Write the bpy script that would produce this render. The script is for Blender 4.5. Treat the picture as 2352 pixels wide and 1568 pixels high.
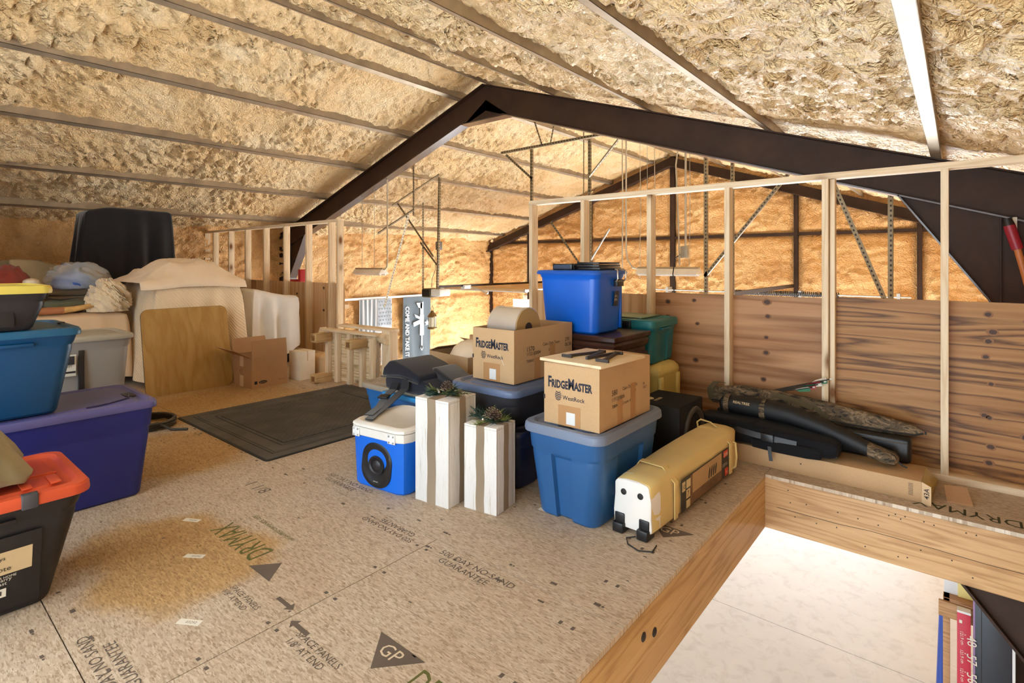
import bpy, bmesh, math, random
import numpy as np
from mathutils import Vector, Matrix

scene = bpy.context.scene
C = scene.collection
for o in list(bpy.data.objects):
    bpy.data.objects.remove(o)

# ------------------------------------------------------------------ camera
# World frame: X across the building, Y along the ridge, loft floor at z = 0.
EYE = 1.23
YAW = math.radians(39.6)
cam_d = bpy.data.cameras.new('camera')
cam_d.sensor_width = 36.0
cam_d.lens = 36.0 * 1238.0 / 2352.0
cam_d.shift_y = -179.0 / 2352.0          # level camera, vertical lines kept upright
cam_d.clip_start = 0.05
cam = bpy.data.objects.new('camera', cam_d)
cam.location = (0, 0, EYE)
cam.rotation_euler = (math.radians(90), 0, YAW)
C.objects.link(cam)
scene.camera = cam

# ------------------------------------------------------------------ daylight
world = bpy.data.worlds.new('World')
scene.world = world
world.use_nodes = True
bg = world.node_tree.nodes['Background']
bg.inputs[0].default_value = (0.77, 0.90, 1.0, 1)
bg.inputs[1].default_value = 4.6
sun_d = bpy.data.lights.new('sun', 'SUN')
sun_d.energy = 38.0
sun_d.angle = math.radians(2)
sun_d.color = (1.0, 0.97, 0.93)
sun = bpy.data.objects.new('sun', sun_d)
sun.rotation_euler = (math.radians(-46), 0, math.radians(6))    # low sun through the open garage doors of the far gable
sun.location = (0, 30, 12)
C.objects.link(sun)

vs = scene.view_settings
scene.display_settings.display_device = 'sRGB'
vs.view_transform = 'Standard'
vs.look = 'None'
vs.gamma = 1.0
vs.use_curve_mapping = False
vs.exposure = 0.36
scene.cycles.max_bounces = 12
scene.cycles.diffuse_bounces = 7
scene.cycles.sample_clamp_indirect = 6.0

# ------------------------------------------------------------------ helpers
rng = random.Random(7)
PI = math.pi

def V3(*a):
    return Vector(a if len(a) > 1 else a[0])

class MB:
    """collects faces and links them as ONE mesh object"""
    def __init__(s):
        s.v = []; s.f = []
    def add(s, vs_, fs):
        n = len(s.v)
        s.v += [tuple(p) for p in vs_]
        s.f += [tuple(i + n for i in f) for f in fs]
        return s
    def box(s, x0, y0, z0, x1, y1, z1, M=None):
        p = [(x0,y0,z0),(x1,y0,z0),(x1,y1,z0),(x0,y1,z0),(x0,y0,z1),(x1,y0,z1),(x1,y1,z1),(x0,y1,z1)]
        if M is not None:
            p = [tuple(M @ Vector(q)) for q in p]
        return s.add(p, [(0,3,2,1),(4,5,6,7),(0,1,5,4),(1,2,6,5),(2,3,7,6),(3,0,4,7)])
    def prism(s, poly, vec):
        n = len(poly); v = Vector(vec)
        a = [Vector(p) for p in poly]
        return s.add(a + [p + v for p in a], [tuple(range(n))[::-1], tuple(range(n, 2*n))] +
                     [(i, (i+1) % n, n + (i+1) % n, n + i) for i in range(n)])
    def loft(s, rings, cap0=True, cap1=True, closed=True):
        n = len(rings[0]); vs_ = [p for r in rings for p in r]; fs = []
        for k in range(len(rings) - 1):
            for i in range(n if closed else n - 1):
                j = (i + 1) % n
                fs.append((k*n+i, k*n+j, (k+1)*n+j, (k+1)*n+i))
        if cap0: fs.append(tuple(range(n))[::-1])
        if cap1: fs.append(tuple(range((len(rings)-1)*n, len(rings)*n)))
        return s.add(vs_, fs)
    def tube(s, pts, r, n=8, cap=True, flat=1.0):
        pts = [Vector(p) for p in pts]; rings = []
        up = None
        for i, p in enumerate(pts):
            t = (pts[min(i+1, len(pts)-1)] - pts[max(i-1, 0)]).normalized()
            if up is None:
                up = Vector((0,0,1)) if abs(t.z) < 0.9 else Vector((1,0,0))
            a = t.cross(up)
            if a.length < 1e-5: a = t.cross(Vector((0.3,1,0.2)))
            a.normalize(); b = a.cross(t).normalized(); up = b
            rr = r[i] if isinstance(r, (list, tuple)) else r
            rings.append([p + a*math.cos(2*PI*k/n)*rr + b*math.sin(2*PI*k/n)*rr*flat for k in range(n)])
        return s.loft(rings, cap, cap)
    def lathe(s, prof, n=24, M=None):
        rings = []
        for (r, z) in prof:
            ring = [Vector((r*math.cos(2*PI*k/n), r*math.sin(2*PI*k/n), z)) for k in range(n)]
            if M is not None: ring = [M @ p for p in ring]
            rings.append(ring)
        return s.loft(rings)
    def build(s, name, mat, parent=None, bevel=0.0, seg=2, angle=35, flip=False, loc=None, rot=None):
        me = bpy.data.meshes.new(name)
        me.from_pydata(s.v, [], s.f)
        bm = bmesh.new(); bm.from_mesh(me)
        bmesh.ops.recalc_face_normals(bm, faces=bm.faces)
        if bevel:
            es = [e for e in bm.edges if len(e.link_faces) == 2 and e.calc_face_angle(0) > math.radians(30)]
            bmesh.ops.bevel(bm, geom=es, offset=bevel, segments=seg, profile=0.5, affect='EDGES', clamp_overlap=True)
        bm.to_mesh(me); bm.free()
        return link(name, me, mat, parent, angle, loc, rot)

def link(name, me, mat, parent=None, angle=35, loc=None, rot=None):
    if angle:
        me.shade_smooth()
        if angle < 180: me.set_sharp_from_angle(angle=math.radians(angle))
    if mat is not None and not len(me.materials): me.materials.append(mat)
    o = bpy.data.objects.new(name, me)
    C.objects.link(o)
    if parent is not None: o.parent = parent
    if loc: o.location = loc
    if rot: o.rotation_euler = rot
    return o

def tag(o, label=None, cat=None, group=None, kind=None):
    if label: o['label'] = label
    if cat: o['category'] = cat
    if group: o['group'] = group
    if kind: o['kind'] = kind
    return o

def thing(name, label, cat, loc=(0,0,0), rz=0.0, group=None):
    o = bpy.data.objects.new(name, None)
    o.empty_display_size = 0.1
    C.objects.link(o)
    o.location = loc; o.rotation_euler = (0, 0, rz)
    return tag(o, label, cat, group)

def struct(o):
    o['kind'] = 'structure'
    return o

def frame(o, u, v):
    """matrix whose x axis is u, y axis is v, at o"""
    u = Vector(u).normalized(); v = Vector(v).normalized(); w = u.cross(v)
    M = Matrix((u, v, w)).transposed().to_4x4()
    M.translation = Vector(o)
    return M

def text(body, mat, parent, o, u, v, w=None, h=None, name='printed_lettering', caps=False, align='LEFT', shear=0.0, bold=0.0):
    """flat lettering: lower-left corner at o, reading along u, up along v, fitted to width w or height h"""
    c = bpy.data.curves.new('t', 'FONT')
    c.body = body; c.align_x = align; c.shear = shear; c.offset = bold
    c.resolution_u = 2
    c.small_caps_scale = 0.72
    if caps:
        for i, ch in enumerate(body):
            if ch.islower(): c.body_format[i].use_small_caps = True
    t = bpy.data.objects.new('t', c)
    me = bpy.data.meshes.new_from_object(t)
    bpy.data.objects.remove(t); bpy.data.curves.remove(c)
    n = len(me.vertices)
    co = np.zeros(n*3); me.vertices.foreach_get('co', co); co = co.reshape(-1, 3)
    lo = co.min(0); hi = co.max(0); ex = hi - lo
    sx = sy = 1.0
    if w and h: sx = w/ex[0]; sy = h/ex[1]
    elif w: sx = sy = w/ex[0]
    else: sx = sy = h/ex[1]
    co[:,0] = (co[:,0]-lo[0])*sx; co[:,1] = (co[:,1]-lo[1])*sy; co[:,2] = 0
    M = np.array(frame(o, u, v))
    co = co @ M[:3,:3].T + M[:3,3]
    me.vertices.foreach_set('co', co.ravel())
    me.materials.clear()
    me.name = name
    return link(name, me, mat, parent, 0)

def quad(name, mat, parent, o, u, v, w, h, t=0.0008):
    M = frame(o, u, v)
    return MB().box(0, 0, 0, w, h, t, M).build(name, mat, parent, angle=0)

# ---------------------------------------------------------------- value noise (numpy)
def _hash(ix, iy, seed):
    n = (ix.astype(np.int64)*374761393 + iy.astype(np.int64)*668265263 + seed*982451653) & 0x7fffffff
    n = ((n ^ (n >> 13)) * 1274126177) & 0x7fffffff
    return ((n ^ (n >> 16)) & 0xffff) / 65535.0

def vnoise(x, y, seed=0):
    ix = np.floor(x); iy = np.floor(y); fx = x-ix; fy = y-iy
    fx = fx*fx*fx*(fx*(fx*6-15)+10); fy = fy*fy*fy*(fy*(fy*6-15)+10)
    a = _hash(ix, iy, seed); b = _hash(ix+1, iy, seed); c = _hash(ix, iy+1, seed); d = _hash(ix+1, iy+1, seed)
    return (a*(1-fx)+b*fx)*(1-fy) + (c*(1-fx)+d*fx)*fy

def fbm(x, y, seed=0, oct=4, gain=0.5):
    t = 0; a = 1; n = 0
    for k in range(oct):
        t = t + a*vnoise(x*2**k, y*2**k, seed+k*17); n += a; a *= gain
    return t/n

def foam_height(s, y, seed):
    """lumpy sprayed foam: s across the spray pass, y along it (metres)"""
    wx = fbm(s*1.3, y*1.3, seed+50, 3)*1.1; wy = fbm(s*1.3, y*1.3, seed+90, 3)*1.1
    a = fbm((s+wx*0.5)*3.0, (y+wy*0.6)*6.5, seed, 3)
    ridge = np.minimum(1, 2.2*np.abs(2*a-1))
    b = fbm(s*1.1+wx, y*1.1+wy, seed+5, 2)
    c = fbm(s*14, y*14, seed+9, 3)
    d = fbm((s+wx*0.25)*9, (y+wy*0.3)*15, seed+21, 2)
    d = np.minimum(1, 2.0*np.abs(2*d-1))
    return 0.055*ridge*(0.3+b) + 0.05*(b-0.5) + 0.02*c + 0.055*d*(0.2+b)

def grid_mesh(name, P, mat, parent=None, keep=None, flip=False):
    """P: (nu, nv, 3) array of points"""
    nu, nv, _ = P.shape
    i = np.arange(nu*nv).reshape(nu, nv)
    q = np.stack([i[:-1,:-1], i[1:,:-1], i[1:,1:], i[:-1,1:]], -1)
    if flip: q = q[..., ::-1]
    if keep is not None: q = q[keep]
    q = q.reshape(-1, 4)
    me = bpy.data.meshes.new(name)
    me.vertices.add(nu*nv); me.vertices.foreach_set('co', P.reshape(-1).astype(np.float32))
    me.loops.add(q.size); me.loops.foreach_set('vertex_index', q.reshape(-1).astype(np.int32))
    me.polygons.add(len(q)); me.polygons.foreach_set('loop_start', np.arange(0, q.size, 4, dtype=np.int32))
    me.update(calc_edges=True); me.validate()
    return link(name, me, mat, parent, 180)

# ------------------------------------------------------------------ materials
MATS = {}
def _new(name):
    m = bpy.data.materials.new(name); m.use_nodes = True
    nt = m.node_tree; b = nt.nodes['Principled BSDF']
    return m, nt, b

def N(nt, t, **kw):
    n = nt.nodes.new(t)
    for k, v in kw.items(): setattr(n, k, v)
    return n

def coords(nt, kind='Object', scale=(1,1,1), rot=(0,0,0), rand=0.0):
    tc = N(nt, 'ShaderNodeTexCoord'); mp = N(nt, 'ShaderNodeMapping')
    mp.inputs['Scale'].default_value = scale; mp.inputs['Rotation'].default_value = rot
    nt.links.new(tc.outputs[kind], mp.inputs['Vector'])
    if rand:
        oi = N(nt, 'ShaderNodeObjectInfo'); ml = N(nt, 'ShaderNodeMath', operation='MULTIPLY')
        ml.inputs[1].default_value = rand
        nt.links.new(oi.outputs['Random'], ml.inputs[0]); nt.links.new(ml.outputs[0], mp.inputs['Location'])
    return mp.outputs['Vector']

def noise(nt, vec, scale, detail=4, rough=0.55, dist=0.0):
    n = N(nt, 'ShaderNodeTexNoise'); n.inputs['Scale'].default_value = scale
    n.inputs['Detail'].default_value = detail; n.inputs['Roughness'].default_value = rough
    n.inputs['Distortion'].default_value = dist
    if vec is not None: nt.links.new(vec, n.inputs['Vector'])
    return n.outputs['Fac']

def ramp(nt, fac, stops, interp='LINEAR'):
    r = N(nt, 'ShaderNodeValToRGB'); r.color_ramp.interpolation = interp
    while len(r.color_ramp.elements) < len(stops): r.color_ramp.elements.new(0.5)
    for e, (p, c) in zip(r.color_ramp.elements, stops):
        e.position = p; e.color = c if len(c) == 4 else (*c, 1)
    nt.links.new(fac, r.inputs[0])
    return r.outputs[0]

def mix(nt, fac, a, b, mode='MIX'):
    m = N(nt, 'ShaderNodeMix', data_type='RGBA', blend_type=mode)
    for sock, val in ((m.inputs[0], fac), (m.inputs[6], a), (m.inputs[7], b)):
        if hasattr(val, 'links'): nt.links.new(val, sock)
        elif isinstance(val, (int, float)): sock.default_value = val
        else: sock.default_value = (*val, 1) if len(val) == 3 else val
    return m.outputs[2]

def bump(nt, b, h, strength=0.3, dist=0.01):
    n = N(nt, 'ShaderNodeBump'); n.inputs['Strength'].default_value = strength
    n.inputs['Distance'].default_value = dist
    nt.links.new(h, n.inputs['Height']); nt.links.new(n.outputs[0], b.inputs['Normal'])

def srgb(r, g, b):
    f = lambda c: (c/255/12.92) if c/255 <= 0.04045 else ((c/255+0.055)/1.055)**2.4
    return (f(r), f(g), f(b))

def plain(name, col, rough=0.5, metal=0.0, var=0.08, scale=6.0, bmp=0.0, bscale=60, coat=0.0, spec=0.5):
    """coloured stuff with a little mottling and fine relief"""
    if name in MATS: return MATS[name]
    m, nt, b = _new(name)
    vec = coords(nt)
    f = noise(nt, vec, scale, 5)
    c = ramp(nt, f, [(0.3, tuple(max(0, x*(1-var)) for x in col)), (0.7, tuple(min(1, x*(1+var)) for x in col))])
    nt.links.new(c, b.inputs['Base Color'])
    b.inputs['Roughness'].default_value = rough; b.inputs['Metallic'].default_value = metal
    b.inputs['Specular IOR Level'].default_value = spec
    if coat: b.inputs['Coat Weight'].default_value = coat
    if bmp: bump(nt, b, noise(nt, vec, bscale, 4), bmp, 0.004)
    MATS[name] = m
    return m

def foam_mat(name, c0, c1, c2, gloss=0.5):
    m, nt, b = _new(name)
    vec = coords(nt)
    f = noise(nt, vec, 1.7, 6, 0.6, 0.6)
    c = ramp(nt, f, [(0.25, c0), (0.5, c1), (0.78, c2)])
    f2 = noise(nt, vec, 45, 4, 0.6)
    c = mix(nt, 0.25, c, ramp(nt, f2, [(0.3, (0.6,0.55,0.5)), (0.6, (1,1,1))]), 'MULTIPLY')
    nt.links.new(c, b.inputs['Base Color'])
    b.inputs['Roughness'].default_value = gloss
    b.inputs['Specular IOR Level'].default_value = 0.6
    hs = None
    for sc, wt in ((11, 1.0), (24, 0.6), (60, 0.22)):
        f3 = noise(nt, vec, sc, 2, 0.5, 0.8)
        m1 = N(nt, 'ShaderNodeMath', operation='MULTIPLY_ADD'); m1.inputs[1].default_value = 2; m1.inputs[2].default_value = -1
        m2 = N(nt, 'ShaderNodeMath', operation='ABSOLUTE'); m3 = N(nt, 'ShaderNodeMath', operation='MULTIPLY'); m3.inputs[1].default_value = wt
        nt.links.new(f3, m1.inputs[0]); nt.links.new(m1.outputs[0], m2.inputs[0]); nt.links.new(m2.outputs[0], m3.inputs[0])
        if hs is None: hs = m3.outputs[0]
        else:
            ad = N(nt, 'ShaderNodeMath', operation='ADD'); nt.links.new(hs, ad.inputs[0]); nt.links.new(m3.outputs[0], ad.inputs[1]); hs = ad.outputs[0]
    bump(nt, b, hs, 0.9, 0.045)
    return m

FOAM = foam_mat('sprayed_foam', srgb(224,182,120), srgb(244,210,154), srgb(250,230,188), 0.34)
FOAM_WALL = foam_mat('sprayed_foam_wall', srgb(218,164,98), srgb(240,190,124), srgb(248,208,146), 0.5)

def osb_mat():
    m, nt, b = _new('osb')
    base = None
    cols = [(0.0, srgb(166,149,130)), (0.3, srgb(188,174,156)), (0.7, srgb(198,185,168)), (1.0, srgb(212,201,186))]
    outs = []
    for k, (rz, sc) in enumerate(((0.2, (42, 210, 1)), (-0.55, (50, 230, 1)), (1.0, (46, 200, 1)))):
        vec = coords(nt, 'Object', sc, (0, 0, rz), 37.0)
        v = N(nt, 'ShaderNodeTexVoronoi'); v.inputs['Scale'].default_value = 1.0
        nt.links.new(vec, v.inputs['Vector'])
        sp = N(nt, 'ShaderNodeSeparateColor'); nt.links.new(v.outputs['Color'], sp.inputs[0])
        outs.append((sp.outputs[0], sp.outputs[1], v.outputs['Distance']))
    c0 = ramp(nt, outs[0][0], cols); c1 = ramp(nt, outs[1][0], cols); c2 = ramp(nt, outs[2][0], cols)
    sel = N(nt, 'ShaderNodeMath', operation='GREATER_THAN'); sel.inputs[1].default_value = 0.55
    nt.links.new(outs[1][1], sel.inputs[0])
    sel2 = N(nt, 'ShaderNodeMath', operation='GREATER_THAN'); sel2.inputs[1].default_value = 0.6
    nt.links.new(outs[2][1], sel2.inputs[0])
    c = mix(nt, sel.outputs[0], c0, c1); c = mix(nt, sel2.outputs[0], c, c2)
    big = noise(nt, coords(nt, 'Object', (1,1,1), (0,0,0), 9.0), 2.2, 5, 0.6)
    c = mix(nt, 0.55, c, ramp(nt, big, [(0.3, srgb(226,204,176)), (0.7, srgb(252,244,232))]), 'MULTIPLY')
    fine = noise(nt, coords(nt, 'Object', (18, 55, 1), (0,0,0.2), 5.0), 3.0, 6, 0.7)
    c = mix(nt, 0.6, c, ramp(nt, fine, [(0.36, srgb(160,128,98)), (0.44, (1,1,1))]), 'MULTIPLY')
    # ochre colour cast of the light, painted into the sheets as soft edged blotches
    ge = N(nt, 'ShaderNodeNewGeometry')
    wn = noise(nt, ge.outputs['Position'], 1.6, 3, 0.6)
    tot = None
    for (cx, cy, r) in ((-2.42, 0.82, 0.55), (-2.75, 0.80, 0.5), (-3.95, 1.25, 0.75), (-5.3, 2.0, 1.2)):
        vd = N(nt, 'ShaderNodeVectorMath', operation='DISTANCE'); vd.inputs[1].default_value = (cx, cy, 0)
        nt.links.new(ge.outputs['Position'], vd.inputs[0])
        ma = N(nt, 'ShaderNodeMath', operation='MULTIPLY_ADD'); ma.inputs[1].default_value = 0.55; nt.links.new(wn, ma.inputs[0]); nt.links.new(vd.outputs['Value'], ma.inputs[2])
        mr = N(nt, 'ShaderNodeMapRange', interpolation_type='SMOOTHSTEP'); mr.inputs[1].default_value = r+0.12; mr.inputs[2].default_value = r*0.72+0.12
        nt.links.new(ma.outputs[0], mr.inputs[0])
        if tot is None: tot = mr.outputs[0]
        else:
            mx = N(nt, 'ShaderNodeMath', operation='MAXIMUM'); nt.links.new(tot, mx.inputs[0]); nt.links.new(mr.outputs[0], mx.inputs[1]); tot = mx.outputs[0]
    cast_ = N(nt, 'ShaderNodeMath', operation='MULTIPLY'); cast_.inputs[1].default_value = 0.75; nt.links.new(tot, cast_.inputs[0])
    c = mix(nt, cast_.outputs[0], c, srgb(240,208,140), 'MULTIPLY')
    nt.links.new(c, b.inputs['Base Color'])
    b.inputs['Roughness'].default_value = 0.62
    b.inputs['Specular IOR Level'].default_value = 0.3
    bump(nt, b, outs[0][0], 0.25, 0.002)
    return m
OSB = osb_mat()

def wood_mat(name, dark, mid, light, axis=0, scale=1.0, knots=True, rough=0.6, knot_col=(62,34,16), ring=7.0, kdens=1.0, rand=13.0):
    """sawn timber: grain along the given object axis, a few knots"""
    m, nt, b = _new(name)
    st = [9.0*scale]*3; st[axis] = 0.55*scale
    vec = coords(nt, 'Object', tuple(st), (0,0,0), rand)
    d = noise(nt, vec, 0.5, 3, 0.5)
    f = noise(nt, vec, ring*0.35, 4, 0.6, 1.2)
    w = N(nt, 'ShaderNodeMath', operation='MULTIPLY'); w.inputs[1].default_value = ring*2
    ad = N(nt, 'ShaderNodeMath', operation='ADD')
    nt.links.new(d, w.inputs[0]); nt.links.new(w.outputs[0], ad.inputs[0]); nt.links.new(f, ad.inputs[1])
    sn = N(nt, 'ShaderNodeMath', operation='FRACT'); nt.links.new(ad.outputs[0], sn.inputs[0])
    c = ramp(nt, sn.outputs[0], [(0.0, dark), (0.3, light), (0.8, mid), (1.0, dark)])
    fine = noise(nt, vec, 6, 5, 0.65)
    c = mix(nt, 0.3, c, ramp(nt, fine, [(0.35, (0.66,0.6,0.54)), (0.6, (1,1,1))]), 'MULTIPLY')
    if knots:
        st2 = [4.2*scale*kdens]*3; st2[axis] = 2.1*scale*kdens
        kv = coords(nt, 'Object', tuple(st2), (0,0,0), rand)
        v = N(nt, 'ShaderNodeTexVoronoi'); v.inputs['Scale'].default_value = 1.0
        nt.links.new(kv, v.inputs['Vector'])
        k = ramp(nt, v.outputs['Distance'], [(0.06, (1,1,1)), (0.09, (0.75,0.75,0.75)), (0.15, (0.2,0.2,0.2)), (0.24, (0,0,0))])
        c = mix(nt, k, c, srgb(*knot_col))
    nt.links.new(c, b.inputs['Base Color'])
    b.inputs['Roughness'].default_value = rough
    b.inputs['Specular IOR Level'].default_value = 0.25
    bump(nt, b, fine, 0.15, 0.002)
    return m
P_D, P_M, P_L = srgb(220,194,156), srgb(230,208,174), srgb(234,214,182)
PINE_Z = wood_mat('pine_upright', P_D, P_M, P_L, 2, 1.0, True, 0.55, (120,78,40))
PINE_X = wood_mat('pine_across', P_D, P_M, P_L, 0, 1.0, True, 0.55, (120,78,40))
PINE_Y = wood_mat('pine_along', srgb(178,142,94), srgb(200,166,118), srgb(208,176,128), 1, 1.0, True, 0.55, (96,60,30))
JOIST_X = wood_mat('joist_across', srgb(166,126,84), srgb(186,148,104), srgb(194,156,112), 0, 1.3, True, 0.55, (92,58,30))
PLY = wood_mat('plywood', srgb(140,96,60), srgb(176,130,90), srgb(186,142,102), 0, 0.5, False, 0.5, ring=4.0)
PLY_W = wood_mat('plywood_wild_grain', srgb(92,58,28), srgb(150,104,58), srgb(172,126,76), 0, 0.8, False, 0.45, ring=8.0)
PLY_Z = wood_mat('plywood_upright', srgb(190,146,98), srgb(210,170,124), srgb(216,178,134), 2, 0.5, False, 0.5, ring=5.0)
VENEER = wood_mat('veneer', srgb(166,126,68), srgb(174,136,78), srgb(178,141,83), 2, 0.5, False, 0.42, ring=5.0)
LIGHT_PLY = wood_mat('light_ply', srgb(206,180,142), srgb(222,200,164), srgb(228,208,174), 1, 0.4, False, 0.55, ring=4.0)

def concrete_mat():
    m, nt, b = _new('concrete')
    vec = coords(nt)
    f = noise(nt, vec, 0.8, 6, 0.6); f2 = noise(nt, vec, 7, 6, 0.65, 0.5)
    c = ramp(nt, f, [(0.25, srgb(208,213,220)), (0.7, srgb(226,231,238))])
    c = mix(nt, 0.6, c, ramp(nt, f2, [(0.3, (0.72,0.71,0.7)), (0.5, (1,1,1))]), 'MULTIPLY')
    nt.links.new(c, b.inputs['Base Color']); b.inputs['Roughness'].default_value = 0.45
    return m
CONCRETE = concrete_mat()

def cardboard(name, col):
    if name in MATS: return MATS[name]
    m, nt, b = _new(name)
    vec = coords(nt, 'Object', (1,1,1), (0,0,0), 5.0)
    f = noise(nt, vec, 3, 5); f2 = noise(nt, vec, 140, 3, 0.7)
    c = ramp(nt, f, [(0.3, tuple(x*0.92 for x in col)), (0.7, tuple(min(1, x*1.06) for x in col))])
    c = mix(nt, 0.25, c, ramp(nt, f2, [(0.35, (0.7,0.68,0.66)), (0.65, (1,1,1))]), 'MULTIPLY')
    nt.links.new(c, b.inputs['Base Color']); b.inputs['Roughness'].default_value = 0.75
    b.inputs['Specular IOR Level'].default_value = 0.2
    MATS[name] = m
    return m
CARD = cardboard('cardboard', srgb(190,156,116))
CARD_D = cardboard('cardboard_dull', srgb(172,132,94))
CARD_L = cardboard('cardboard_pale', srgb(208,176,136))

def fabric(name, col, rough=0.85, weave=260, strength=0.4, var=0.15, sheen=0.2):
    if name in MATS: return MATS[name]
    m, nt, b = _new(name)
    vec = coords(nt)
    f = noise(nt, vec, 4, 5)
    c = ramp(nt, f, [(0.3, tuple(x*(1-var) for x in col)), (0.7, tuple(min(1, x*(1+var)) for x in col))])
    nt.links.new(c, b.inputs['Base Color']); b.inputs['Roughness'].default_value = rough
    b.inputs['Sheen Weight'].default_value = sheen
    b.inputs['Specular IOR Level'].default_value = 0.2
    w = N(nt, 'ShaderNodeTexWave', wave_type='BANDS', bands_direction='DIAGONAL'); w.inputs['Scale'].default_value = weave
    w.inputs['Distortion'].default_value = 1.5
    nt.links.new(vec, w.inputs['Vector'])
    bump(nt, b, w.outputs['Fac'], strength, 0.003)
    MATS[name] = m
    return m

def camo_mat():
    m, nt, b = _new('camouflage')
    vec = coords(nt, 'Object', (9, 22, 22))
    f = noise(nt, vec, 1.0, 5, 0.7, 1.2); f2 = noise(nt, vec, 3.1, 4, 0.7)
    c = ramp(nt, f, [(0.3, srgb(38,32,26)), (0.42, srgb(92,76,54)), (0.52, srgb(134,112,84)), (0.6, srgb(70,58,42)), (0.72, srgb(160,140,112))], 'CONSTANT')
    c = mix(nt, 0.5, c, ramp(nt, f2, [(0.4, (0.45,0.4,0.36)), (0.6, (1,1,1))]), 'MULTIPLY')
    nt.links.new(c, b.inputs['Base Color']); b.inputs['Roughness'].default_value = 0.8
    return m
CAMO = camo_mat()

def steel_mat():
    m, nt, b = _new('primed_steel')
    vec = coords(nt)
    f = noise(nt, vec, 2.5, 6, 0.65); f2 = noise(nt, vec, 70, 3)
    c = ramp(nt, f, [(0.3, srgb(50,34,26)), (0.7, srgb(70,50,38))])
    nt.links.new(c, b.inputs['Base Color']); b.inputs['Roughness'].default_value = 0.55
    b.inputs['Specular IOR Level'].default_value = 0.25
    bump(nt, b, f2, 0.1, 0.002)
    return m
STEEL = steel_mat()
STEEL_G = plain('primed_flange', srgb(76,60,52), 0.22, 0, 0.1, 5, spec=0.9)
GALV = plain('galvanised', srgb(186,184,178), 0.38, 0.75, 0.12, 9)
PURLIN = plain('purlin_steel', srgb(168,152,128), 0.42, 0.55, 0.2, 5)

def perforated():
    """slotted angle iron: rows of round holes along local z"""
    m, nt, b = _new('slotted_angle')
    tc = N(nt, 'ShaderNodeTexCoord'); sp = N(nt, 'ShaderNodeSeparateXYZ')
    nt.links.new(tc.outputs['Object'], sp.inputs[0])
    ml = N(nt, 'ShaderNodeMath', operation='MULTIPLY'); ml.inputs[1].default_value = 1/0.05
    fr = N(nt, 'ShaderNodeMath', operation='FRACT'); gt = N(nt, 'ShaderNodeMath', operation='GREATER_THAN')
    gt.inputs[1].default_value = 0.55
    nt.links.new(sp.outputs[2], ml.inputs[0]); nt.links.new(ml.outputs[0], fr.inputs[0]); nt.links.new(fr.outputs[0], gt.inputs[0])
    ad = N(nt, 'ShaderNodeMath', operation='ADD'); nt.links.new(sp.outputs[0], ad.inputs[0]); nt.links.new(sp.outputs[1], ad.inputs[1])
    ab = N(nt, 'ShaderNodeMath', operation='SUBTRACT'); ab.inputs[1].default_value = 0.019; nt.links.new(ad.outputs[0], ab.inputs[0])
    a2 = N(nt, 'ShaderNodeMath', operation='ABSOLUTE'); nt.links.new(ab.outputs[0], a2.inputs[0])
    lt = N(nt, 'ShaderNodeMath', operation='LESS_THAN'); lt.inputs[1].default_value = 0.008; nt.links.new(a2.outputs[0], lt.inputs[0])
    an = N(nt, 'ShaderNodeMath', operation='MULTIPLY'); nt.links.new(gt.outputs[0], an.inputs[0]); nt.links.new(lt.outputs[0], an.inputs[1])
    c = mix(nt, an.outputs[0], srgb(150,134,104), srgb(52,40,28))
    nt.links.new(c, b.inputs['Base Color']); b.inputs['Roughness'].default_value = 0.45; b.inputs['Metallic'].default_value = 0.3
    return m
SLOTTED = perforated()

INK = plain('black_ink', srgb(42,36,34), 0.7, 0, 0.1)
INK_B = plain('navy_ink', srgb(26,28,44), 0.7, 0, 0.1)
INK_G = plain('green_ink', srgb(92,92,42), 0.7, 0, 0.1)
INK_F = plain('faded_ink', srgb(96,84,74), 0.7, 0, 0.1)
WHITE_P = plain('white_paint', srgb(226,226,224), 0.4, 0, 0.04)
PAPER = plain('paper_label', srgb(222,216,200), 0.6, 0, 0.05)
BLACK_F = fabric('black_cloth', srgb(20,20,25), 0.6, 300, 0.25, 0.1, 0.4)
BLACK_P = plain('black_plastic', srgb(28,27,29), 0.38, 0, 0.1, 5, 0.05)
RUBBER = plain('rubber', srgb(34,32,30), 0.6, 0, 0.1)
# ------------------------------------------------------------------ the building
RX, RZ, PITCH = -4.87, 3.62, 0.333      # ridge
XL, XR = -10.35, 0.62                   # eave walls
YN, YB = -1.5, 11.5                     # near end (open behind the camera) and far gable
ZG = -2.6                               # garage slab
YF = 5.34                               # steel frame
YW = 3.90                               # stud wall, front of the studs
EDGE_X, EDGE_Y = -0.905, 3.37           # stair opening

def roof_z(x):
    return RZ - PITCH*abs(x - RX)

# roof: two slopes of lumpy foam between purlins
def slope(name, sgn, seed, purl, parent=None):
    xe = XL if sgn < 0 else XR
    half = abs(xe - RX)
    ns = int(half/0.023); ny = int((YB-YN)/0.026)
    s, y = np.meshgrid(np.linspace(0, half, ns), np.linspace(YN, YB, ny), indexing='ij')
    h = foam_height(s, y, seed)
    lift = np.full_like(s, 0.112)
    for p in purl:
        d = np.abs(s-p)
        lift -= 0.02*np.exp(-(d/0.05)**2); h = h*(1-0.6*np.exp(-(d/0.07)**2))         # foam creeps down the web of each purlin
    d = np.abs(y-YF)
    k = np.clip((d-0.05)/0.5, 0, 1); k = k*k*(3-2*k)
    h = h*(0.35+0.65*k)*np.clip(s/0.12, 0, 1)
    x = RX + sgn*s
    z = RZ - PITCH*s + lift - h
    x[0] -= sgn*0.03
    P = np.stack([x, y, z], -1)
    return grid_mesh(name, P, FOAM, parent, flip=(sgn > 0))
PL = [0.42, 1.5, 2.6, 3.75, 4.85]
PR = [0.12, 1.15, 2.38, 3.54, 4.74]
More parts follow.
